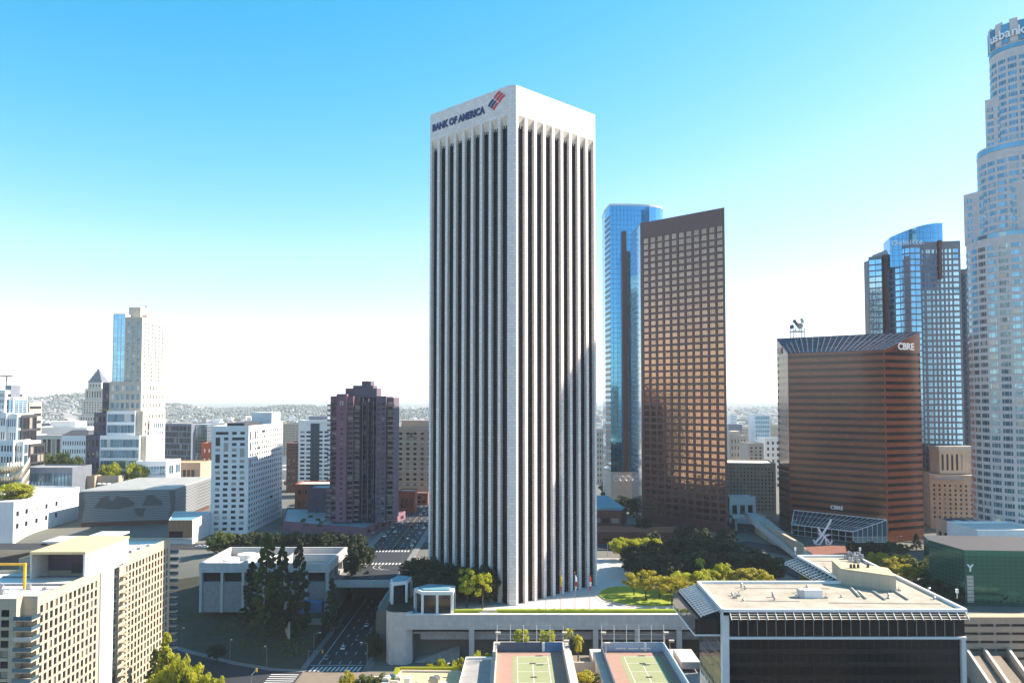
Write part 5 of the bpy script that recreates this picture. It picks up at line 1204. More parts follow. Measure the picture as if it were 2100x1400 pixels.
# ---------------------------------------------------------------- black glass building
def black_building():
    zr = 33.0; zb = -20; x0, x1 = X(1479, 227), X(1972, 227); ym = G(1700, 1190, zr).y; yb = G(1700, 1137, zr).y; xw = X(1630, yb)
    r = thing('office_building', 'black glass office building with white rim and long white flat roof', 'office building', ((x0+x1)/2, 250, zb)); L = r.location
    def bx(nm, a, b_, c, d, e, f, m): return MB().box(a-L.x, b_-L.x, c-L.y, d-L.y, e-zb, f-zb).build(nm, m, r)
    zt = zr-7.6                                          # under the top storey
    x1b = x1+2
    n = 7; fh = (zt-zb)/13
    for k in range(13):
        z = zb+k*fh
        bx('window_band', x0+1.0, x1-1.0, 228.6, ym-1, z, z+fh*.62, M['black_glass']); bx('spandrel', x0+.98, x1-.98, 228.58, ym-.98, z+fh*.62, z+fh, M['black_band'])
        bx('window_band', xw+1.0, x1-.5, ym-.9, yb-1, z, z+fh*.62, M['black_glass']); bx('spandrel', xw+.98, x1-.48, ym-.92, yb-.98, z+fh*.62, z+fh, M['black_band'])
    bx('left_corner', x0-.2, x0+1.6, 227.2, 229.4, zb, zr-1.6, M['pure_white']); bx('right_corner', x1-1.0, x1+.2, 227.6, 229.2, zb, zt-.3, M['frame_white'])
    bx('sill_line', x0+1.6, x1+.1, 226.9, 229, zt-.5, zt+.1, M['pure_white'])
    W = (x1-x0-2.2)/25                                    # top storey: single tall panes between slim mullions
    pm = MB().box(-W/2+.07, W/2-.07, 0, .2, 0, 5.0).mesh('window', M['black_glass']); mm = MB().box(-.08, .08, -.12, .2, 0, 5.0).mesh('mullion', M['steel'])
    for k in range(25):
        o = bpy.data.objects.new('window', pm); COL.objects.link(o); o.parent = r; o.location = (x0+1.7+(k+.5)*W-L.x, 227.5-L.y, zt+.12-zb)
        o = bpy.data.objects.new('mullion', mm); COL.objects.link(o); o.parent = r; o.location = (x0+1.7+k*W-L.x, 227.5-L.y, zt+.12-zb)
    bx('upper_core', x0+1.6, x1, 227.8, ym, zt+.1, zr-1.7, M['black_band']); bx('upper_core', xw+1, x1, ym+.01, yb, zt, zr-1.7, M['black_glass'])
    pl = MB().box(x0-7-L.x, x0-L.x, 230-L.y, ym-1-L.y, zt-zb, zr-3.4-zb); pl.build('side_bay', M['black_glass'], r)
    bx('side_bay_sill', x0-7.2, x0, 229.8, ym-.8, zt-.45, zt-.02, M['pure_white'])
    P = [(x0-.4, 226.6), (x1+.4, 226.6), (x1b, yb), (xw, yb), (xw, ym), (x0+.5, ym)]
    rb = MB(); loc = [(a-L.x, b_-L.y) for a, b_ in P]; n = len(loc)
    rb.prism(loc, zr-1.69-zb, zr-.8-zb, 1, 0); rb.build('roof', [M['roof_cream'], M['pure_white']], r)
    for (a, b_), (c, d) in zip(P, P[1:]+P[:1]):           # white parapet, piece by piece
        t = Vector((c-a, d-b_)); W2 = t.length; an = math.atan2(t.y, t.x); m = ((a+c)/2-L.x, (b_+d)/2-L.y)
        MB().obox((m[0]-.35*math.sin(an), m[1]+.35*math.cos(an)), an, W2-.75, .7, zr-1.68-zb, zr-zb).build('parapet', M['pure_white'], r)
    nb = 26; W3 = (x1-x0-2)/nb                             # louvred sunshade brackets under the rim
    bm = MB().add([(-.09, 0, 0), (.09, 0, 0), (.09, -1.9, -1.5), (-.09, -1.9, -1.5), (-.09, 0, -.5), (.09, 0, -.5), (.09, -1.9, -1.8), (-.09, -1.9, -1.8)], [(0, 1, 2, 3), (7, 6, 5, 4), (0, 3, 7, 4), (1, 5, 6, 2), (3, 2, 6, 7)]).mesh('sunshade_bracket', M['frame_white'])
    for k in range(nb+1):
        o = bpy.data.objects.new('sunshade_bracket', bm); COL.objects.link(o); o.parent = r; o.location = (x0+1.7+k*W3-L.x, 226.55-L.y, zr-.7-zb)
    for j in range(3): bx('sunshade_slat', x0+1.7, x1-.2, 226.0-j*.62, 226.45-j*.62, zr-1.3-j*.5, zr-1.2-j*.5, M['palebeige'])
    for k in range(15):
        y = 230+k*(ym-232)/14; o = bpy.data.objects.new('sunshade_bracket', bm); COL.objects.link(o); o.parent = r; o.location = (x0-.4-L.x, y-L.y, zr-.7-zb); o.rotation_euler = (0, 0, -math.pi/2); o.scale = (1, 2.6, 1.1)
    for j in range(5): bx('sunshade_slat', x0-2.0-j*.85, x0-1.5-j*.85, 230, ym-1, zr-1.6-j*.36, zr-1.5-j*.36, M['steel'])
    for k in range(14):
        y = ym+2+k*(yb-ym-3)/13; o = bpy.data.objects.new('sunshade_bracket', bm); COL.objects.link(o); o.parent = r; o.location = (xw-.05-L.x, y-L.y, zr-.7-zb); o.rotation_euler = (0, 0, -math.pi/2); o.scale = (1, 2.4, 1.2)
    for j in range(5): bx('sunshade_slat', xw-1.6-j*.8, xw-1.1-j*.8, ym+1, yb-1, zr-1.5-j*.4, zr-1.4-j*.4, M['steel'])
    zf = zr-.8
    a0, a1 = G(1725, 1197, zf), G(1838, 1214, zf)
    MB().prism([(x-L.x, y-L.y) for x, y in ((a0.x, a0.y), (a1.x, a1.y), (a1.x+3, a1.y+12), (a0.x+2.2, a0.y+13))], zf-zb, zf+4.8-zb, 0, 1).build('penthouse', [M['cream'], M['roof_tan']], r)
    MB().box(a0.x+3-L.x, a0.x+6-L.x, a0.y-2.6-L.y, a0.y-1.2-L.y, zf-zb, zf+2.4-zb).build('plant_box', M['frame_white'], r)
    g = G(1650, 1226, zf); MB().box(g.x-L.x, g.x+5.2-L.x, g.y-L.y, g.y+3-L.y, zf-zb, zf+2.3-zb).build('plant_box', M['pure_white'], r); MB().box(g.x-1.2-L.x, g.x-.05-L.x, g.y+.2-L.y, g.y+2.6-L.y, zf-zb, zf+2.3-zb).build('louvre', M['concrete'], r)
    for u, v, u2, v2 in ((1760, 1213, 1776, 1228), (1790, 1213, 1815, 1230), (1832, 1211, 1862, 1230), (1745, 1206, 1762, 1224)):
        p, q = G(u, v, zf), G(u2, v2, zf); MB().tube((p.x-L.x, p.y-L.y, zf+.3-zb), (q.x-L.x, q.y-L.y, zf+.3-zb), .3).build('roof_duct', M['palebeige'], r)
    rd = random.Random(5)
    for k in range(9):
        p = G(rd.uniform(1735, 1768), rd.uniform(1143, 1154), zf); b = MB(); b.cyl(p.x-L.x, p.y-L.y, zf-zb, zf-zb+rd.uniform(1.2, 2.6), .8, .8, 10); b.tube((p.x-L.x, p.y-L.y, zf-zb+1), (p.x-L.x+rd.uniform(-2, 2), p.y-L.y, zf-zb+2.4), .2); b.build('roof_unit', M['steel'], r)
    for u, v in ((1745, 1166), (1752, 1166), (1760, 1166), (1780, 1165)):
        p = G(u, v, zf+4.5); MB().cyl(p.x-L.x, p.y-L.y, zf+4.3-zb, zf+6-zb, .5, .4, 8).build('roof_vent', M['frame_dark'], r)
    for u, v in ((1506, 1226), (1513, 1222), (1828, 1212), (1836, 1213), (1842, 1211), (1692, 1226)):
        p = G(u, v, zf); MB().tube((p.x-L.x, p.y-L.y, zf-zb), (p.x-L.x+.3, p.y-L.y, zf-zb+1.6), .1).box(p.x-.5-L.x, p.x+.7-L.x, p.y-.3-L.y, p.y+.3-L.y, zf-zb, zf-zb+.5).build('roof_vent', M['steel'], r)
    for k in range(16):
        p = G(rd.uniform(1500, 1930), rd.uniform(1198, 1232), zf)
        if p.x < x0+2 or (a0.x-1 < p.x < a1.x+3 and p.y > a1.y-3): continue
        b = MB(); h = rd.uniform(.4, 1.3); b.cyl(p.x-L.x, p.y-L.y, zf-zb, zf-zb+h, .28, .28, 8); b.cyl(p.x-L.x, p.y-L.y, zf-zb+h, zf-zb+h+.2, .5, .3, 8); b.build('roof_vent', M['steel'], r)
    for u, v, u2, v2 in ((1520, 1206, 1700, 1207), (1530, 1232, 1640, 1233), (1700, 1236, 1930, 1238), (1690, 1160, 1716, 1184), (1650, 1150, 1740, 1151), (1870, 1200, 1925, 1230)):
        p, q = G(u, v, zf), G(u2, v2, zf); MB().tube((p.x-L.x, p.y-L.y, zf+.15-zb), (q.x-L.x, q.y-L.y, zf+.15-zb), .12).build('roof_pipe', M['palebeige'], r)
    for u in (1631, 1764, 1963):
        v = 1137 if u < 1900 else 1226; p = G(u, v, zr); MB().tube((p.x-L.x, p.y-L.y, zr-zb), (p.x-L.x, p.y-L.y, zr-zb+1.5), .08).box(p.x-.3-L.x, p.x+.3-L.x, p.y-.3-L.y, p.y+.3-L.y, zr-zb+1.5, zr-zb+2.6).build('roof_lamp', M['letters'], r)
black_building()

# ---------------------------------------------------------------- green glass building, garage and lower ramps at the right
def green_building():
    Y = 366.0; zt = Z(1128, Y)
    P = [(X(1900, 392), 392), (X(1972, Y), Y), (X(2180, Y), Y-4), (X(2180, Y), 400), (X(1900, 400), 405)]
    r = thing('sports_hall', 'green mirror glass hall with a white letter emblem on its front', 'sports hall', (X(2000, Y), Y, -1)); L = r.location
    MB().prism(ccw([(a-L.x, b-L.y) for a, b in P]), 0, zt-1.2, 0, 1).build('glass_wall', [M['green_glass'], M['roof_grey']], r)
    c = Vector((sum(p[0] for p in P)/5, sum(p[1] for p in P)/5)); MB().prism(ccw([tuple(c+(Vector(p)-c)*1.012-L.xy) for p in P]), zt-1.2, zt+1.2, 0, 1).build('roof_rim', [M['green_glass'], M['roof_dark']], r)
    x = X(1975, Y)-L.x; MB().box(x, x+2.8, -.5, -.05, 2, 13.5).build('window_column', M['palebeige'], r)
    for k in range(7): MB().box(x-.05, x+2.85, -.62, -.51, 2.4+k*1.6, 2.6+k*1.6).build('glazing_bar', M['frame_dark'], r)
    o, w = text('Y', 4.2, M['letters'], .15, .12, parent=r); o.location = (X(1976, Y)-L.x, -.5, 15.4)
    MB().box(X(2052, Y)-L.x, X(2056, Y)-L.x, -.4, -.02, 9.5, 19.8).build('glass_fin', M['green_glass'], r)
green_building()
def garage():
    x0, x1, Y = X(1968, 338), X(2160, 338), 338.0
    r = thing('parking_garage', 'brown concrete parking garage with five dark open decks below the green hall', 'parking garage', ((x0+x1)/2, Y, -20)); hw = (x1-x0)/2
    for k in range(6):
        MB().box(-hw, hw, 0, 5.8, 2.6+k*3.3, 4.8+k*3.3+(.5 if k == 5 else 0)).build('deck_parapet', M['hotel'], r); 
    for k in range(7): MB().box(-hw+k*hw/3-.5, -hw+k*hw/3+.5, .6, 1.6, 0, 20.5).build('column', M['concrete_rough'], r)
    MB().box(-hw, hw, 5.0, 5.9, 0, 21).build('back_wall', M['frame_dark'], r)
garage()
for k, (u0, u1) in enumerate(((1978, 2010), (2020, 2050))):
    a, c = G(u0, 1320 if k == 0 else 1322, -12), G(u1+40, 1410, -12)
    strip('ramp_street', a, c, 5, -12+k*.03, M['asphalt_pale'])
def lower_ramp():
    b = MB()
    for du, m in ((0, 0), (26, 0), (60, 0)):
        a, c = G(1975+du, 1322-du*.6, -11), G(2035+du*1.5, 1412, -11); t = (c-a).normalized(); n = Vector((-t.y, t.x))*.5
        b.prism(ccw([tuple(a-n), tuple(c-n), tuple(c+n), tuple(a+n)]), -20, -10)
    one('ramp_wall', b, M['palebeige'], 'pale parallel walls of a sunken ramp below the brown garage', 'ramp')
lower_ramp()
# ---------------------------------------------------------------- trees and shrubs
def leaf_cloud(b, c, r, n, size, rd, squash=.8, m=0):
    for _ in range(n):
        while True:
            d = Vector((rd.uniform(-1, 1), rd.uniform(-1, 1), rd.uniform(-1, 1)))
            if .25 < d.length < 1: break
        p = Vector(c)+Vector((d.x*r, d.y*r, d.z*r*squash)); s = size*rd.uniform(.6, 1.35)
        nn = (d.normalized()*.8+Vector((rd.uniform(-1, 1), rd.uniform(-1, 1), rd.uniform(-.4, 1.1)))).normalized()
        e = nn.orthogonal().normalized(); g = nn.cross(e); k = rd.uniform(0, 6.28); e, g = e*math.cos(k)+g*math.sin(k), g*math.cos(k)-e*math.sin(k)
        b.add([p-e*s, p-g*s*.6, p+e*s, p+g*s*.6], [(0, 1, 2, 3)], m)
def broad_mesh(seed, h=10.0, r=4.2, n=46, leaves=85, size=.30, low=.28, flat=.75):
    rd = random.Random(seed); t = MB(); b = MB(); top = h*.45
    t.tube((0, 0, -.5), (.1, 0, h*.22), .30, .22, 7); t.tube((.1, 0, h*.22), (rd.uniform(-.4, .4), rd.uniform(-.4, .4), h*.6), .22, .08, 6)
    for k in range(n):
        a = rd.uniform(0, 6.283); q = math.sqrt(rd.random()); zz = rd.uniform(-1, 1)
        rr = r*q*math.sqrt(max(.05, 1-zz*zz*.8)); c = (rr*math.cos(a), rr*math.sin(a), h*(low+1)/2+zz*h*(1-low)/2*.86)
        c = (c[0]*rd.uniform(.85, 1.15), c[1]*rd.uniform(.85, 1.15), min(c[2], h))
        leaf_cloud(b, c, r*rd.uniform(.17, .33), leaves, size, rd, flat)
        if k % 4 == 0: t.tube((0, 0, h*rd.uniform(.2, .45)), (c[0]*.85, c[1]*.85, c[2]), .11, .03, 5)
    return t.mesh('trunk', M['bark']), b
def conifer_mesh(seed, h=20.0, r=4.0, n=100, leaves=60, size=.34, taper=1.0):
    rd = random.Random(seed); t = MB(); b = MB(); t.tube((0, 0, -.5), (0, 0, h*.97), .42, .06, 7)
    for k in range(n):
        s = (k+rd.random())/n; z = h*(.06+.94*s); rr = r*((1-s)**taper*.95+.07)*rd.uniform(.45, 1.08); a = rd.uniform(0, 6.283)
        c = (rr*math.cos(a), rr*math.sin(a), z-rr*.15); leaf_cloud(b, c, max(.5, r*.26*(1-s*.55)), leaves, size, rd, .7)
        if k % 5 == 0: t.tube((0, 0, z), c, .08, .02, 4)
    return t.mesh('trunk', M['bark']), b
def palm_mesh(seed, h=9.0, skirt=False):
    rd = random.Random(seed); t = MB(); b = MB(); t.tube((0, 0, -.3), (.15, 0, h), .26, .18, 7)
    for k in range(30):
        a = rd.uniform(0, 6.283); up = rd.uniform(-.5, 1.1); L_ = rd.uniform(1.7, 2.4); prev = None
        for j in range(6):
            s = j/5; rr = L_*s; z = h+L_*(up*s-1.05*s*s); w = .32*math.sin(.35+s*2.6)
            p = Vector((rr*math.cos(a), rr*math.sin(a), z)); e = Vector((-math.sin(a), math.cos(a), 0))*w
            if prev: b.add([prev[0]-prev[1], p-e, p+e, prev[0]+prev[1]], [(0, 1, 2, 3)])
            prev = (p, e)
    m = t.mesh('trunk', M['bark'])
    if skirt:
        for k in range(90):
            a = rd.uniform(0, 6.283); z = h-rd.uniform(.2, 3.6); rr = rd.uniform(.6, 1.25); p = Vector((rr*math.cos(a), rr*math.sin(a), z)); e = Vector((-math.sin(a), math.cos(a), 0))*.25
            b.add([p-e, p+e, p+e*.3+Vector((0, 0, -1.1)), p-e*.3+Vector((0, 0, -1.1))], [(0, 1, 2, 3)])
    return m, b
_tr = {}
def proto(kind, leaf):
    k = (kind, leaf)
    if k not in _tr:
        kk = kind[:-1]; s = int(kind[-1])
        t, b = {'broad': lambda: broad_mesh(10+s), 'dense': lambda: broad_mesh(30+s, n=64, leaves=80, size=.32, low=.12, flat=.85), 'open': lambda: broad_mesh(50+s, n=34, leaves=75, size=.29, low=.34, flat=.6),
                'conifer': lambda: conifer_mesh(20+s), 'column': lambda: conifer_mesh(40+s, 20, 3.6, 120, 66, .36, .55), 'palm': lambda: palm_mesh(s), 'skirt': lambda: palm_mesh(s, 7.5, True),
                'shrub': lambda: broad_mesh(60+s, 3, 1.9, 16, 36, .26, .0, .8)}[kk]()
        _tr[k] = (t, b.mesh('crown', M[leaf]))
    return _tr[k]
NAT = {'broad': (10, 4.2), 'dense': (10, 4.2), 'open': (10, 4.2), 'conifer': (20, 4), 'column': (20, 3.8), 'palm': (9, 2.2), 'skirt': (7.5, 2.0), 'shrub': (3, 1.9)}
_rt = random.Random(77)
def tree(kind, leaf, x, y, z, h, w, label, group=None, name=None):
    kk = kind[:-1]; t, cm = proto(kind, leaf); nh, nw = NAT[kk]
    nm = name or {'conifer': 'conifer_tree', 'column': 'conifer_tree', 'palm': 'palm_tree', 'skirt': 'palm_tree', 'shrub': 'shrub'}.get(kk, 'broadleaf_tree')
    r = thing(nm, label, 'shrub' if kk == 'shrub' else 'tree', (x, y, z), _rt.uniform(0, 6.28), group)
    for n_, me in (('trunk', t), ('crown', cm)):
        o = bpy.data.objects.new(n_, me); COL.objects.link(o); o.parent = r; o.scale = (w/2/nw, w/2/nw, h/nh)
    return r
def tpx(kind, leaf, u, vb, z, vt, wpx, label, group=None, Y=None, **k):
    """tree whose foot is at pixel (u, vb) on level z, top at vt, width in photo pixels"""
    p = G(u, vb, z); Y = p.y
    return tree(kind, leaf, p.x, p.y, z, Z(vt, Y)-z, wpx/FPX*Y, label, group, **k)
# dark trees in front of the bank tower, and the sunlit one
g1 = 'dark trees left of the bank tower'
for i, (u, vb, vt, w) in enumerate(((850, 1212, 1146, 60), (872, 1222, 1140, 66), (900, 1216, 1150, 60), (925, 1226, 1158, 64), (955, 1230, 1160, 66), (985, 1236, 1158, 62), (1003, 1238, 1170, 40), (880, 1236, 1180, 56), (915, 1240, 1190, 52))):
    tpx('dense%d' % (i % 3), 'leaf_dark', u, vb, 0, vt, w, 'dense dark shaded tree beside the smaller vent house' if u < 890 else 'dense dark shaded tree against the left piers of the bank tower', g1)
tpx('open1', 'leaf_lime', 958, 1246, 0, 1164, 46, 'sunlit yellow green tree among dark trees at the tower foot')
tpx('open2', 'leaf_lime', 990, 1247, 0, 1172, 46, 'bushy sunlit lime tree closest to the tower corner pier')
# park trees right of the tower
g2 = 'shaded trees in the park'
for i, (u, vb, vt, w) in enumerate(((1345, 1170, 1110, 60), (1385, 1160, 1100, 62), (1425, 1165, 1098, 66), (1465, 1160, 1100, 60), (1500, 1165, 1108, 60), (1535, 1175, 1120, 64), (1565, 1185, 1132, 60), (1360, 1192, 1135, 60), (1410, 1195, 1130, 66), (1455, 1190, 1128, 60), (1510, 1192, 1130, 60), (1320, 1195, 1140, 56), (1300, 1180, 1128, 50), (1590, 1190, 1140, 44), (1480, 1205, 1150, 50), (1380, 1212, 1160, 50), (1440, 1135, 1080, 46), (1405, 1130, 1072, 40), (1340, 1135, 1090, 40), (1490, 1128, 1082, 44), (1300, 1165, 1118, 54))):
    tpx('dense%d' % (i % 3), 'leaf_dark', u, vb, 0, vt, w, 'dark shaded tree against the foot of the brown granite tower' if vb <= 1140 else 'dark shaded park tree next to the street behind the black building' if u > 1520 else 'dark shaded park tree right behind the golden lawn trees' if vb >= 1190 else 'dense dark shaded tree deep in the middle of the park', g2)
g3 = 'sunlit flat topped trees behind the park'
for i, (u, w) in enumerate(((1275, 44), (1300, 44), (1325, 44), (1342, 36))):
    tpx('broad%d' % (i % 3), 'leaf_lime', u, 1148, 0, 1102+i % 2*2, w, 'lime topped tree catching sun at the back of the park', g3)
g4 = 'golden green trees on the lawn'
for i, (u, vb, vt, w, lf) in enumerate(((1300, 1222, 1172, 46, 'leaf_gold'), (1325, 1232, 1168, 54, 'leaf_gold'), (1352, 1226, 1178, 44, 'leaf_gold'), (1378, 1240, 1180, 52, 'leaf_gold'), (1395, 1222, 1172, 48, 'leaf_lime'), (1440, 1226, 1168, 58, 'leaf_lime'), (1480, 1218, 1154, 46, 'leaf_lime'), (1465, 1222, 1166, 40, 'leaf_lime'), (1530, 1222, 1162, 66, 'leaf_gold'), (1565, 1224, 1168, 50, 'leaf_gold'), (1410, 1240, 1190, 34, 'leaf_gold'))):
    tpx(('open%d' if i < 4 else 'broad%d') % (i % 3), lf, u, vb, 0, vt, w, 'sunlit golden green tree at the edge of the park lawn' if lf == 'leaf_gold' else 'bright lime yellow tree between the lawn and the black building', g4)
tpx('palm1', 'leaf_lime', 1437, 1205, 0, 1148, 26, 'lone sunlit palm rising out of the park trees')
tpx('palm2', 'leaf_mid', 1386, 1180, 0, 1148, 18, 'slim shaded palm inside the park trees')
# conifers on the slope
sl = [('column1', 545, 1285, -13, 1094, 66, 'tallest dark green conifer on the slope, well above its neighbours'), ('column2', 612, 1290, -13, 1118, 52, 'dark conifer standing right of the tallest one on the slope'), ('column0', 578, 1288, -13, 1122, 50, 'dark conifer squeezed between two taller conifers'), ('column1', 516, 1275, -12, 1152, 44, 'shorter dark conifer at the left end of the conifer clump'), ('conifer1', 680, 1292, -15, 1186, 42, 'dark layered cedar beside the loading yard')]
for k, u, vb, z, vt, w, lab in sl: tpx(k, 'leaf_mid' if vt == 1094 else 'leaf_dark', u, vb, z, vt, w, lab)  # tallest one has lighter leaves in place of sunlight on its tip
g5 = 'row of dark street trees behind the plant building'
for i in range(16):
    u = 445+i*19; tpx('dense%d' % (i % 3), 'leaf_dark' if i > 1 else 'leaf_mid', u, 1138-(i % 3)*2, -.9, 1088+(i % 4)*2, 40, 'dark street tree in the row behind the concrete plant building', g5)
g6 = 'dark trees along the sunken road'
for i, (u, vb, z, vt, w) in enumerate(((735, 1165, -.5, 1112, 38), (752, 1160, -.5, 1118, 34), (722, 1185, -1, 1132, 34), (728, 1200, -8, 1150, 30), (716, 1215, -14, 1160, 26))):
    tpx('dense%d' % (i % 3), 'leaf_dark', u, vb, z, vt, w, 'dark tree beside the bridge and the plant building', g6)
for i, (x, y, h, w) in enumerate(((-57.6, 352, 12, 7), (-57.2, 362, 13, 7), (-57.8, 370, 12, 6))):
    tree('dense%d' % i, 'leaf_dark', x, y, -19.8, h, w, 'dark street tree between the road and the curved podium pier', 'dark trees below the podium pier')
g7 = 'sunlit trees at the lower left'
tree('conifer1', 'leaf_lime', X(350, 292), 292, -20, Z(1297, 292)+20, 12, 'sunlit yellow green conifer beside the cream apartment tower')
tree('conifer2', 'leaf_mid', X(328, 300), 300, -20, Z(1330, 300)+20, 10, 'green conifer half hidden against the cream apartment tower')
for i, (u, vt, w) in enumerate(((375, 1340, 8), (402, 1362, 9), (430, 1378, 8), (360, 1365, 9), (340, 1380, 9), (455, 1386, 7))):
    tree('broad%d' % (i % 3), 'leaf_lime', X(u, 280), 280, -20, Z(vt, 280)+20, w, 'rounded sunlit lime tree below the yellow green conifer', g7)
for i, (u, vt, w, lf) in enumerate(((722, 1376, 7, 'leaf_gold'), (752, 1380, 8, 'leaf_mid'), (778, 1378, 8, 'leaf_mid'), (796, 1384, 6, 'leaf_mid'))):
    tree('dense%d' % (i % 3), lf, X(u, 296), 296, -20, Z(vt, 296)+20, w, 'round golden tree beside the road junction' if lf == 'leaf_gold' else 'bright green clipped tree beside the tan roof block', 'trees by the junction')
tree('broad1', 'leaf_dark', X(452, 350), 350, -19.9, 7, 8, 'small dark tree on the verge of the curving road')
# ball court planting
tree('dense1', 'leaf_lime', X(1069, 315), 315, -3.2, 6.8, 6.0, 'clipped lime tree behind the dark blue court screen, left of its twin', 'clipped trees behind the court')
tree('dense2', 'leaf_lime', X(1122, 315), 315, -3.2, 6.6, 5.8, 'clipped lime tree behind the bright blue court screen', 'clipped trees behind the court')
tree('palm0', 'leaf_lime', X(1166, 319), 319, -9, Z(1292, 319)+9, 4.4, 'slender fan palm between the two ball courts')
tree('skirt1', 'leaf_gold', X(1184, 316), 316, -9, Z(1306, 316)+9, 4.6, 'stout fan palm with a brown skirt between the ball courts')
tree('broad2', 'leaf_gold', X(1200, 282), 282, -9, 7.5, 10, 'olive toned tree in the sunken yard between the ball courts')
for i, (u, vt, Y, w) in enumerate(((985, 1332, 312, 7), (1005, 1338, 312, 5), (905, 1346, 310, 4.5), (930, 1350, 309, 4.5), (945, 1345, 311, 4), (885, 1356, 308, 4))):
    tree('open%d' % (i % 3), 'leaf_lime', X(u, Y), Y, -20, Z(vt, Y)+20, w, 'small sunlit yellow tree in front of the dark podium openings', 'small trees below the podium')
# right side
g8 = 'autumn trees beside the green hall'
for i, (u, vb, vt, w, lf) in enumerate(((1800, 1180, 1132, 46, 'leaf_gold'), (1822, 1186, 1140, 44, 'leaf_gold'), (1850, 1182, 1134, 54, 'leaf_gold'), (1880, 1190, 1145, 44, 'leaf_mid'), (1862, 1200, 1158, 50, 'leaf_gold'))):
    tpx('broad%d' % (i % 3), lf, u, vb, 0, vt, w, 'golden brown tree between the white roof and the green hall' if lf == 'leaf_gold' else 'olive tree touching the corner of the green hall', g8)
g9 = 'dark shrubs on the bank by the green hall'
for i in range(14):
    u, vb = 1885+_rt.uniform(0, 95), 1185+_rt.uniform(0, 50); tpx('dense%d' % (i % 3), 'leaf_dark', u, vb, 0, vb-34, 40, 'dark bushy tree on the bank below the green hall', g9)
for i, (u, w) in enumerate(((2055, 24), (2068, 22), (2088, 26))):
    tpx('column%d' % i, 'leaf_dark', u, 1238, 0, 1190, w, 'dark columnar cypress in front of the green hall', 'cypresses by the green hall')
g10 = 'clipped green trees by the red granite block'
for i in range(9):
    tpx('dense%d' % (i % 3), 'leaf_mid' if i > 5 else 'leaf_dark', 1748+i*13, 1136, 0, 1110+(i % 3)*2, 26, 'clipped dark green tree in the row below the glass atrium' if i <= 5 else 'lighter green shrub beside the clipped row', g10)
tpx('conifer0', 'leaf_mid', 1879, 1126, 0, 1093, 26, 'small pointed conifer at the foot of the red granite block')
for i, (u, vb, vt, w) in enumerate(((1255, 1030, 992, 36), (1285, 1035, 996, 34), (1300, 1060, 1020, 34), (1245, 1020, 988, 30), (1320, 1100, 1060, 36), (1275, 1050, 1015, 34))):
    tpx('dense%d' % (i % 3), 'leaf_dark' if i != 1 else 'leaf_lime', u, vb, 0, vt, w, 'dark tree between the teal roofed pavilion and the brown tower' if i != 1 else 'sunlit tree at the foot of the blue glass tower', 'trees around the pavilion')
# left distance
for i, (u, vt, Y, w, z, lf) in enumerate(((25, 990, 560, 24, 18, 'leaf_lime'), (48, 996, 565, 16, 18, 'leaf_lime'), (216, 950, 690, 12, 6, 'leaf_lime'), (238, 948, 690, 14, 6, 'leaf_lime'), (275, 948, 690, 12, 6, 'leaf_lime'), (295, 950, 690, 10, 6, 'leaf_lime'), (100, 928, 800, 24, -2, 'leaf_mid'), (80, 932, 800, 22, -2, 'leaf_mid'), (130, 925, 800, 20, -2, 'leaf_mid'), (160, 935, 800, 20, -2, 'leaf_mid'))):
    tree('broad%d' % (i % 3), lf, X(u, Y), Y, z, Z(vt, Y)-z, w, ['sunlit lime tree on the white building terrace', 'bright green tree at the foot of the stacked cream tower', 'green tree in the far garden before the grey block'][0 if i < 2 else 1 if i < 6 else 2], ['terrace trees', 'trees at the cream tower', 'far garden trees'][0 if i < 2 else 1 if i < 6 else 2])
# potted palms along the plaza edge
for i, u in enumerate((1105, 1134, 1164, 1193, 1222)):
    p = thing('potted_plant', 'squat pot with a spiky plant at the plaza edge', 'potted plant', (X(u, 351.5), 351.5, 0), group='potted plants along the plaza edge')
    MB().cyl(0, 0, 0, 1.1, .55, .85, 12).build('pot', M['terracotta'], p)
    b = MB(); rd = random.Random(i)
    for k in range(26):
        a = rd.uniform(0, 6.28); L_ = rd.uniform(.9, 1.6); up = rd.uniform(.2, 1.3); d = Vector((math.cos(a), math.sin(a), up)).normalized(); e = Vector((-math.sin(a), math.cos(a), 0))*.13; q = Vector((0, 0, 1.05))
        b.add([q-e, q+e, q+d*L_*.6+e, q+d*L_-Vector((0, 0, .25)), q+d*L_*.6-e], [(0, 1, 2, 3, 4)])
    b.build('leaves', M['leaf_lime'], p)
# low scrub on the shaded slope
def scrub():
    b = MB(); rd = random.Random(3)
    for k in range(2200):
        x, y = rd.uniform(-260, -88), rd.uniform(347, 410); z = gz(x, y)
        if z < -19.5 or noise.noise(Vector((x*.05, y*.07, 0))) < -.05: continue
        leaf_cloud(b, (x, y, z+.3), rd.uniform(.5, 1.3), 16, .3, rd, .6)
    b.build('slope_scrub', M['leaf_mid'], kind='stuff')
scrub()

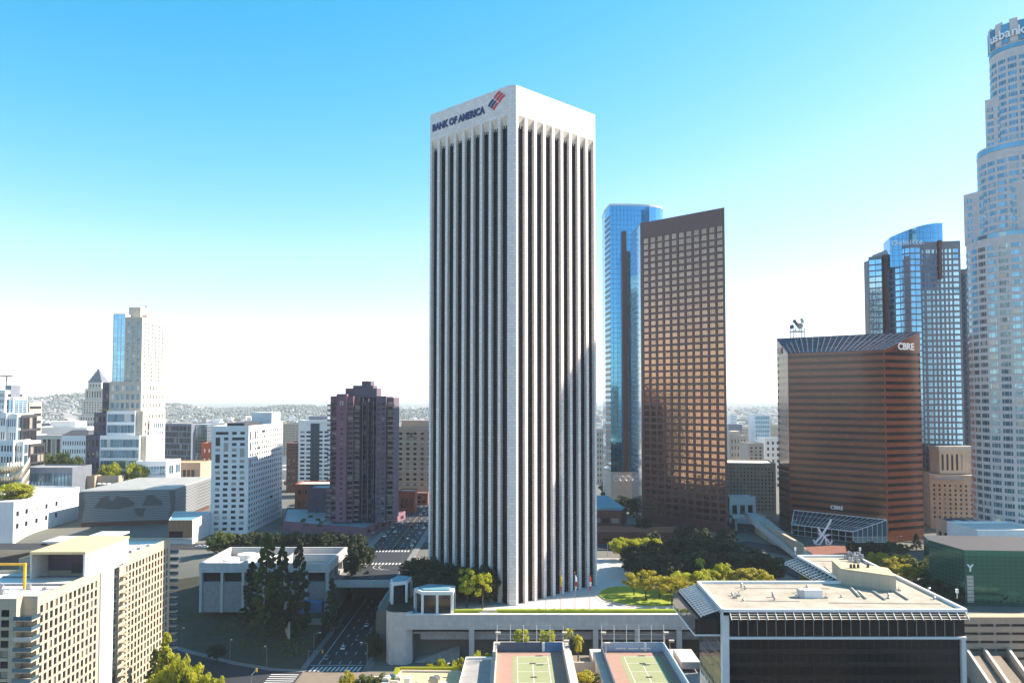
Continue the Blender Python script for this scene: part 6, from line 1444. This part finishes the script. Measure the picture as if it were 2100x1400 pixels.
# ---------------------------------------------------------------- cars, lamps, signals
def car_proto(paint, cab):
    r = thing('parked_car', 'x', 'car')
    prof = [(-2.2, .35), (2.2, .35), (2.25, .75), (1.3, .95), (-1.9, 1.0), (-2.25, .8)]
    b = MB(); n = len(prof)
    for y in (-.88, .88): b.v += [(x, y, z) for x, z in prof]
    b.f += [tuple(range(n)), tuple(reversed(range(n, 2*n)))]+[(i, i+n, (i+1) % n+n, (i+1) % n) for i in range(n)]; b.m += [0]*(n+2); b.build('body', M[paint], r)
    c = MB(); c.add([(1.2, -.8, .95), (-1.7, -.8, 1.0), (-1.7, .8, 1.0), (1.2, .8, .95), (.4, -.62, 1.45), (-1.2, -.62, 1.47), (-1.2, .62, 1.47), (.4, .62, 1.45)], [(0, 4, 5, 1), (1, 5, 6, 2), (2, 6, 7, 3), (3, 7, 4, 0)], 0); c.quad((.4, -.62, 1.451), (.4, .62, 1.451), (-1.2, .62, 1.471), (-1.2, -.62, 1.471), 1); c.build('cabin', [M['win_dark'], M[paint]], r)
    for x in (-1.4, 1.4):
        for y in (-.86, .86):
            w = MB(); w.tube((x, y-.1, .32), (x, y+.1, .32), .32, n=12); w.build('wheel', M['frame_dark'], r)
    for y in (-.6, .6): MB().box(2.2, 2.27, y-.16, y+.16, .6, .74).build('headlight', M['letters'], r)
    return r
M['car_grey'] = plain('grey_car_paint', (.20, .21, .23), .3, .05); M['car_blue'] = plain('blue_car_paint', (.05, .12, .30), .3, .05); M['car_red'] = plain('red_car_paint', (.40, .03, .03), .3, .05); M['car_black'] = plain('black_car_paint', (.02, .02, .022), .3, .05)
cars = [('letters', -60.6, 520, 90), ('car_grey', -60.6, 534, 90), ('car_blue', -60.6, 548, 90), ('letters', -60.6, 575, 90), ('car_black', -60.6, 592, 90), ('letters', -82.4, 541, -90), ('car_grey', -82.4, 556, -90), ('letters', -82.4, 578, -90), ('letters', -82.4, 600, -90), ('car_red', -77, 497, -90), ('car_grey', -66, 505, 90), ('letters', -70, 640, 90), ('car_blue', -76, 668, -90),
        ('letters', 148, 432, -84), ('car_blue', 152, 412, -84), ('car_grey', 172, 446, 176), ('car_black', 202, 440, 176), ('letters', 128, 454, -4), ('car_grey', 156, 565, -35), ('letters', 138, 572, 0), ('car_blue', -150, 512, 0), ('letters', -190, 508, 180), ('car_grey', -240, 514, 0), ('car_red', 236, 439, 176), ('letters', 225, 343, 0)]
_cr = random.Random(12)
for k in range(34):
    lane = _cr.choice((-82.6, -78, -74, -69.5, -65.3, -60.6)); cars.append((_cr.choice(('letters', 'car_grey', 'car_black', 'car_blue', 'letters', 'car_grey')), lane, 500+k*7.3, -90 if lane < -72 else 90))
for k in range(8): cars.append((_cr.choice(('letters', 'car_grey', 'car_black')), _cr.choice((-78, -74, -70, -66)), 352+k*13+_cr.uniform(0, 4), 90))
for k in range(9): cars.append((_cr.choice(('letters', 'car_grey', 'car_black', 'car_red')), 112+k*15+_cr.uniform(0, 5), 450.6-k*1.1+(k % 2)*-5, 176))
for k in range(6): cars.append((_cr.choice(('letters', 'car_grey', 'car_black')), -118-k*34, 507+(k % 2)*9, 0))
CN = {'letters': 'white', 'car_grey': 'grey', 'car_blue': 'blue', 'car_red': 'red', 'car_black': 'black'}; cp = {}
for k, (pnt, x, y, a) in enumerate(cars):
    if pnt not in cp: cp[pnt] = r = car_proto(pnt, 0)
    else: r = copy_tree(cp[pnt])
    z = (-19.94 if y < 412 and x < -55 else .05) if x > -90 else -.86
    r.location = (x, y, z); r.rotation_euler = (0, 0, R(a))
    if abs(x-138) < 1 and y > 560: r.location.z = 9.55
    where = 'in the sunken road below the bridge' if y < 412 and x < 0 else 'on the street beside the mauve tower' if -90 < x < -55 else 'on the side street before the white apartment tower' if x < -90 else 'on the bridge beside the brown tower' if 560 < y else 'near the green hall' if y < 345 else 'on the street behind the park trees'
    tag(r, '%s car %s' % (CN[pnt], where), 'car', 'cars on the streets')
def lamp(x, y, z, h, a, label, group, arm=2.2, white=True):
    r = thing('street_lamp', label, 'street lamp', (x, y, z), R(a), group)
    MB().tube((0, 0, 0), (0, 0, h), .13, .08, 6).build('pole', M['steel'], r); MB().tube((0, 0, h-.1), (arm, 0, h+.35), .06, .05, 5).build('arm', M['steel'], r); MB().box(arm-.2, arm+.8, -.25, .25, h+.2, h+.45).build('lamp_head', M['letters'] if white else M['frame_dark'], r)
for i, (x, y, z, a) in enumerate(((-84.8, 360, -19.8, 0), (-84.8, 392, -19.8, 0), (-100, 343, -19.8, -90), (-118, 352, -19.8, -60), (-145, 369, -19.8, -50), (-59.6, 346, -19.8, 180))):
    lamp(x, y, z, 9, a, 'tall street lamp on the path of the sunken road', 'street lamps on the sunken roads')
for i, (x, y) in enumerate(((-57.5, 440), (-57.5, 480), (-57.5, 530), (-85.5, 500), (-85.5, 545), (-85.5, 590), (-57.5, 580))):
    lamp(x, y, .1, 9, 180 if x > -60 else 0, 'street lamp on the pavement of the upper street', 'street lamps on the upper street')
for u, v in ((1607, 1190), (1616, 1120), (1340, 1190), (1246, 1140), (1840, 1128)):
    p = G(u, v, 0); lamp(p.x, p.y, 0, 8, 0, 'grey street lamp among the park streets', 'street lamps by the park')
lamp(X(917, 318), 318, -20, 9.5, 0, 'double headed white lamp on a dark post before the podium', None, .6)
def signal(x, y, z, a, lab):
    r = thing('traffic_signal', lab, 'traffic signal', (x, y, z), R(a), 'traffic signals')
    MB().tube((0, 0, 0), (0, 0, 6), .12, .09, 6).build('pole', M['steel'], r); MB().tube((0, 0, 5.7), (6, 0, 6), .08, .06, 5).build('arm', M['steel'], r); MB().box(5.6, 6.1, -.25, .25, 5, 6.3).build('signal_head', M['yellow'], r)
signal(-83.8, 346, -19.8, 0, 'traffic signal on a mast arm at the sunken junction'); signal(-84.6, 451, .1, 0, 'traffic signal hanging at the striped crossing of the upper street'); signal(-98, 317, -19.9, 90, 'yellow traffic signal at the lower crossing')
def person(x, y, z, top, legs, lab):
    r = thing('person', lab, 'person', (x, y, z)); b = MB(); bones = [((0, -.1, 0), (0, -.12, .82), .09), ((.05, .1, 0), (0, .12, .82), .09)]
    for p, q, w in bones: b.tube(p, q, w*.8, w*1.1, 8, 1)
    b.tube((0, 0, .78), (0, 0, 1.2), .19, .17, 10, 0); b.tube((0, 0, 1.2), (0, 0, 1.46), .17, .2, 10, 0); b.tube((0, 0, 1.44), (0, 0, 1.56), .07, .06, 8, 2)
    for s in (-1, 1): b.tube((0, s*.22, 1.44), (.06, s*.29, .95), .07, .05, 6, 0); b.tube((.06, s*.29, .95), (.1, s*.28, .75), .045, .03, 6, 2)
    for k in range(4): b.cyl(0, 0, 1.54+k*.06, 1.60+k*.06, (.085, .105, .10, .07)[k], (.105, .10, .07, .02)[k], 10, 2 if k < 2 else 3)
    b.build('body', [top, legs, M['hotel'], M['frame_dark']], r)
person(*G(1574, 1108, .2), .2, M['frame_dark'], M['frame_dark'], 'person in dark clothes standing at the edge of the brick forecourt')
person(*G(1632, 1112, .2), .2, M['car_red'], M['frame_dark'], 'person in a red top walking past the white sculpture')
# ---------------------------------------------------------------- far city, hills, air
def hills():
    b = MB(); n = 60; rows = 8
    xs = [-3600+k*3700/n for k in range(n+1)]
    def hz_(x, t): 
        e = 158*math.exp(-((x+2450)/560)**2)+66*math.exp(-((x+1300)/600)**2)+52*math.exp(-((x+350)/620)**2)
        return -26+max(0, e*(.75+.35*noise.noise(Vector((x*.004, t*2, 0)))))*math.sin(min(1, t*1.25)*math.pi/2)
    for j in range(rows+1):
        t = j/rows
        for x in xs: b.v.append((x, 3300+t*1700, hz_(x, t)))
    for j in range(rows):
        for i in range(n):
            a = j*(n+1)+i; b.f.append((a, a+1, a+n+2, a+n+1)); b.m.append(0)
    structure('hills', b, M['hill_soil']); return hz_
M['hill_soil'] = plain('hill_slope', (.25, .245, .235), .95, .15, .006, col2=(.17, .175, .17))  # pale and greyed: part of the distance haze is put in the colour
hzf = hills()
def tint(name, cols, rough=.85):
    m, t, b = nodes(name); b.inputs['Roughness'].default_value = rough; g = t.nodes.new('ShaderNodeNewGeometry'); r = t.nodes.new('ShaderNodeValToRGB'); r.color_ramp.interpolation = 'CONSTANT'
    e = r.color_ramp.elements
    while len(e) < len(cols): e.new(.5)
    for k, c in enumerate(cols): e[k].position = k/len(cols); e[k].color = (*c, 1)
    t.links.new(g.outputs['Random Per Island'], r.inputs[0]); t.links.new(r.outputs[0], b.inputs['Base Color']); return m
M['city'] = tint('far_roofs_and_walls', [(.62, .60, .57), (.70, .68, .66), (.46, .42, .37), (.36, .28, .23), (.55, .50, .45), (.30, .31, .33), (.66, .58, .50), (.22, .17, .15), (.74, .73, .72)])
M['far_green'] = tint('far_treetops', [(.11, .135, .125), (.14, .16, .145), (.09, .115, .11), (.16, .175, .16)])  # lightened and bluish to stand for haze over the far trees
M['hill_houses'] = tint('hillside_house_walls', [(.42, .40, .38), (.52, .49, .47), (.32, .28, .26), (.38, .31, .26), (.60, .58, .57), (.30, .30, .32)])  # low contrast, haze fading is partly in these tones
M['far_win'] = glass('far_window_rows', (.10, .12, .16), .4, .1, pblind=0)
def far_city():
    rd = random.Random(11); b = MB(); g = MB(); hb = MB()
    def level(x, y):
        if y > 3300 and y < 5000 and x < 100: return hzf(x, (y-3300)/1700)
        return -24.5 if y > 1150 else gz(x, y)
    for k in range(15500):
        y = 900*math.exp(rd.random()**.8*2.35) if k < 9500 else rd.uniform(3250, 4900); u = rd.uniform(-120, 2220 if k < 9500 else 1000); x = X(u, y); z = level(x, y)
        if y < 1000 and (140 < u < 345): continue
        s = 1+(y-900)/5500
        if rd.random() < (.52 if z < -10 else .36):
            w, d = rd.uniform(8, 24)*s, rd.uniform(8, 22)*s; h = rd.uniform(4, 9)*(1 if rd.random() < .9 else 2.6)
            if y < 2000 and rd.random() < .3: w *= 2.2; d *= 1.6
            if z > -10: w *= .5; d *= .4; h = rd.uniform(3, 6)
            (hb if z > -10 else b).obox((x, y), rd.choice((0, .3, -.3, .6)), w, d, z-3, z+h)
            if z < -10 and rd.random() < .3: b.obox((x, y), 0, w*.35, d*.35, z+h, z+h+2)
        else:
            r = rd.uniform(3, 8)*s
            for q in range(rd.randint(2, 5)):
                cx, cyy, cr = x+rd.uniform(-1.4, 1.4)*r, y+rd.uniform(-1, 1)*r, r*rd.uniform(.45, .8); n = len(g.v)
                g.cyl(cx, cyy, z-1, z+cr*.7, cr*.8, cr, 6); g.cyl(cx, cyy, z+cr*.7, z+cr*1.25, cr, cr*.35, 6)
    hb.build('hillside_houses', M['hill_houses'], kind='stuff'); b.build('distant_city', M['city'], kind='stuff'); g.build('distant_trees', M['far_green'], kind='stuff')
far_city()
def mid_blocks():
    """countable blocks between downtown and the haze"""
    rd = random.Random(21); k = 0
    spec = [(700, 905, 1500), (735, 912, 1300), (848, 900, 1250), (868, 880, 1500), (596, 868, 1300), (560, 880, 1600), (640, 872, 1700), (470, 880, 1500), (505, 872, 1900), (400, 884, 1700), (365, 868, 2000), (1236, 905, 1200), (1508, 870, 1500), (1528, 878, 1800), (1590, 872, 1600), (1505, 850, 2200), (1575, 860, 2400), (90, 868, 1500), (130, 860, 1700), (815, 872, 1700)]
    tones = [('white', 'pure_white'), ('cream', 'palebeige'), ('grey', 'gas_granite'), ('tan', 'hotel'), ('pale stone', 'beige')]
    for u, v, Y in spec:
        nm, mt = tones[k % 5]; w = rd.uniform(16, 34); zt = Z(v, Y)
        simple('office_block', 'far %s block fading into the haze beyond downtown' % nm, u-w*.5*FPX/Y, u+w*.5*FPX/Y, v, Y, rd.uniform(18, 30), 6, max(3, int((zt+24)/4)), mt, 'far_win', wf=.55, hf=.45, indiv=False, z0=-25, cat='office building', group='far %s blocks' % nm, side=(4, max(3, int((zt+24)/4)))); k += 1
mid_blocks()
# the rest of the quarter round the viewpoint: it is mirrored in the glass fronts
def quarter():
    P = lambda x, y, w, d: [(x-w/2, y-d/2), (x+w/2, y-d/2), (x+w/2, y+d/2), (x-w/2, y+d/2)]
    for k, (x, y, w, d, h, mt, lab) in enumerate(((40, 150, 40, 16, 22, 'hotel', 'tan slab of flats facing the black glass front'), (105, 140, 36, 18, 26, 'beige', 'beige slab of flats facing the black glass front'), (90, 60, 60, 20, 40, 'palebeige', 'pale slab of flats beyond the garden court'), (-30, 40, 40, 24, 30, 'hotel', 'tan block of flats under the viewpoint'), (175, 190, 30, 40, 26, 'beige', 'beige block of flats beside the ramp'),
            (-150, 60, 50, 30, 50, 'cream', 'cream block of flats behind the cream tower'), (-430, 455, 44, 60, 88, 'pure_white', 'tall white flats on the hill left of view'), (-440, 380, 40, 50, 66, 'palebeige', 'pale flats on the hill left of view'), (-470, 545, 40, 50, 60, 'pure_white', 'lower white flats on the hill left of view'), (0, -120, 90, 30, 95, 'cream', 'wide cream tower block behind the viewpoint'), (160, -80, 50, 40, 110, 'hotel', 'tall tan tower block behind the viewpoint'), (-170, -110, 60, 40, 85, 'palebeige', 'pale tower block behind the viewpoint'))):
        n = int((h+20)/3.2)
        building('apartment_block', lab, P(x, y, w, d), -20, h, {i: dict(cols=max(4, int((w, d)[i % 2]/4)), rows=n, wf=.5, hf=.5) for i in (0, 1, 2)}, M[mt], M['win_dark'], indiv=False, cat='apartment block')
    sheet('garden_court', [(-50, 85), (165, 85), (165, 222), (-50, 222)], -19.8, M['shrub_bank'])
quarter()
hm = bpy.data.materials.new('haze_air'); hm.use_nodes = True; t = hm.node_tree; t.nodes.clear()
ho = t.nodes.new('ShaderNodeOutputMaterial'); pv = t.nodes.new('ShaderNodeVolumePrincipled')
pv.inputs['Color'].default_value = (.84, .92, 1.0, 1); pv.inputs['Density'].default_value = 5e-5; pv.inputs['Anisotropy'].default_value = 0
t.links.new(pv.outputs[0], ho.inputs['Volume'])
MB().box(-19900, 19900, -19900, 19900, -60, 340).build('haze', hm, kind='stuff')
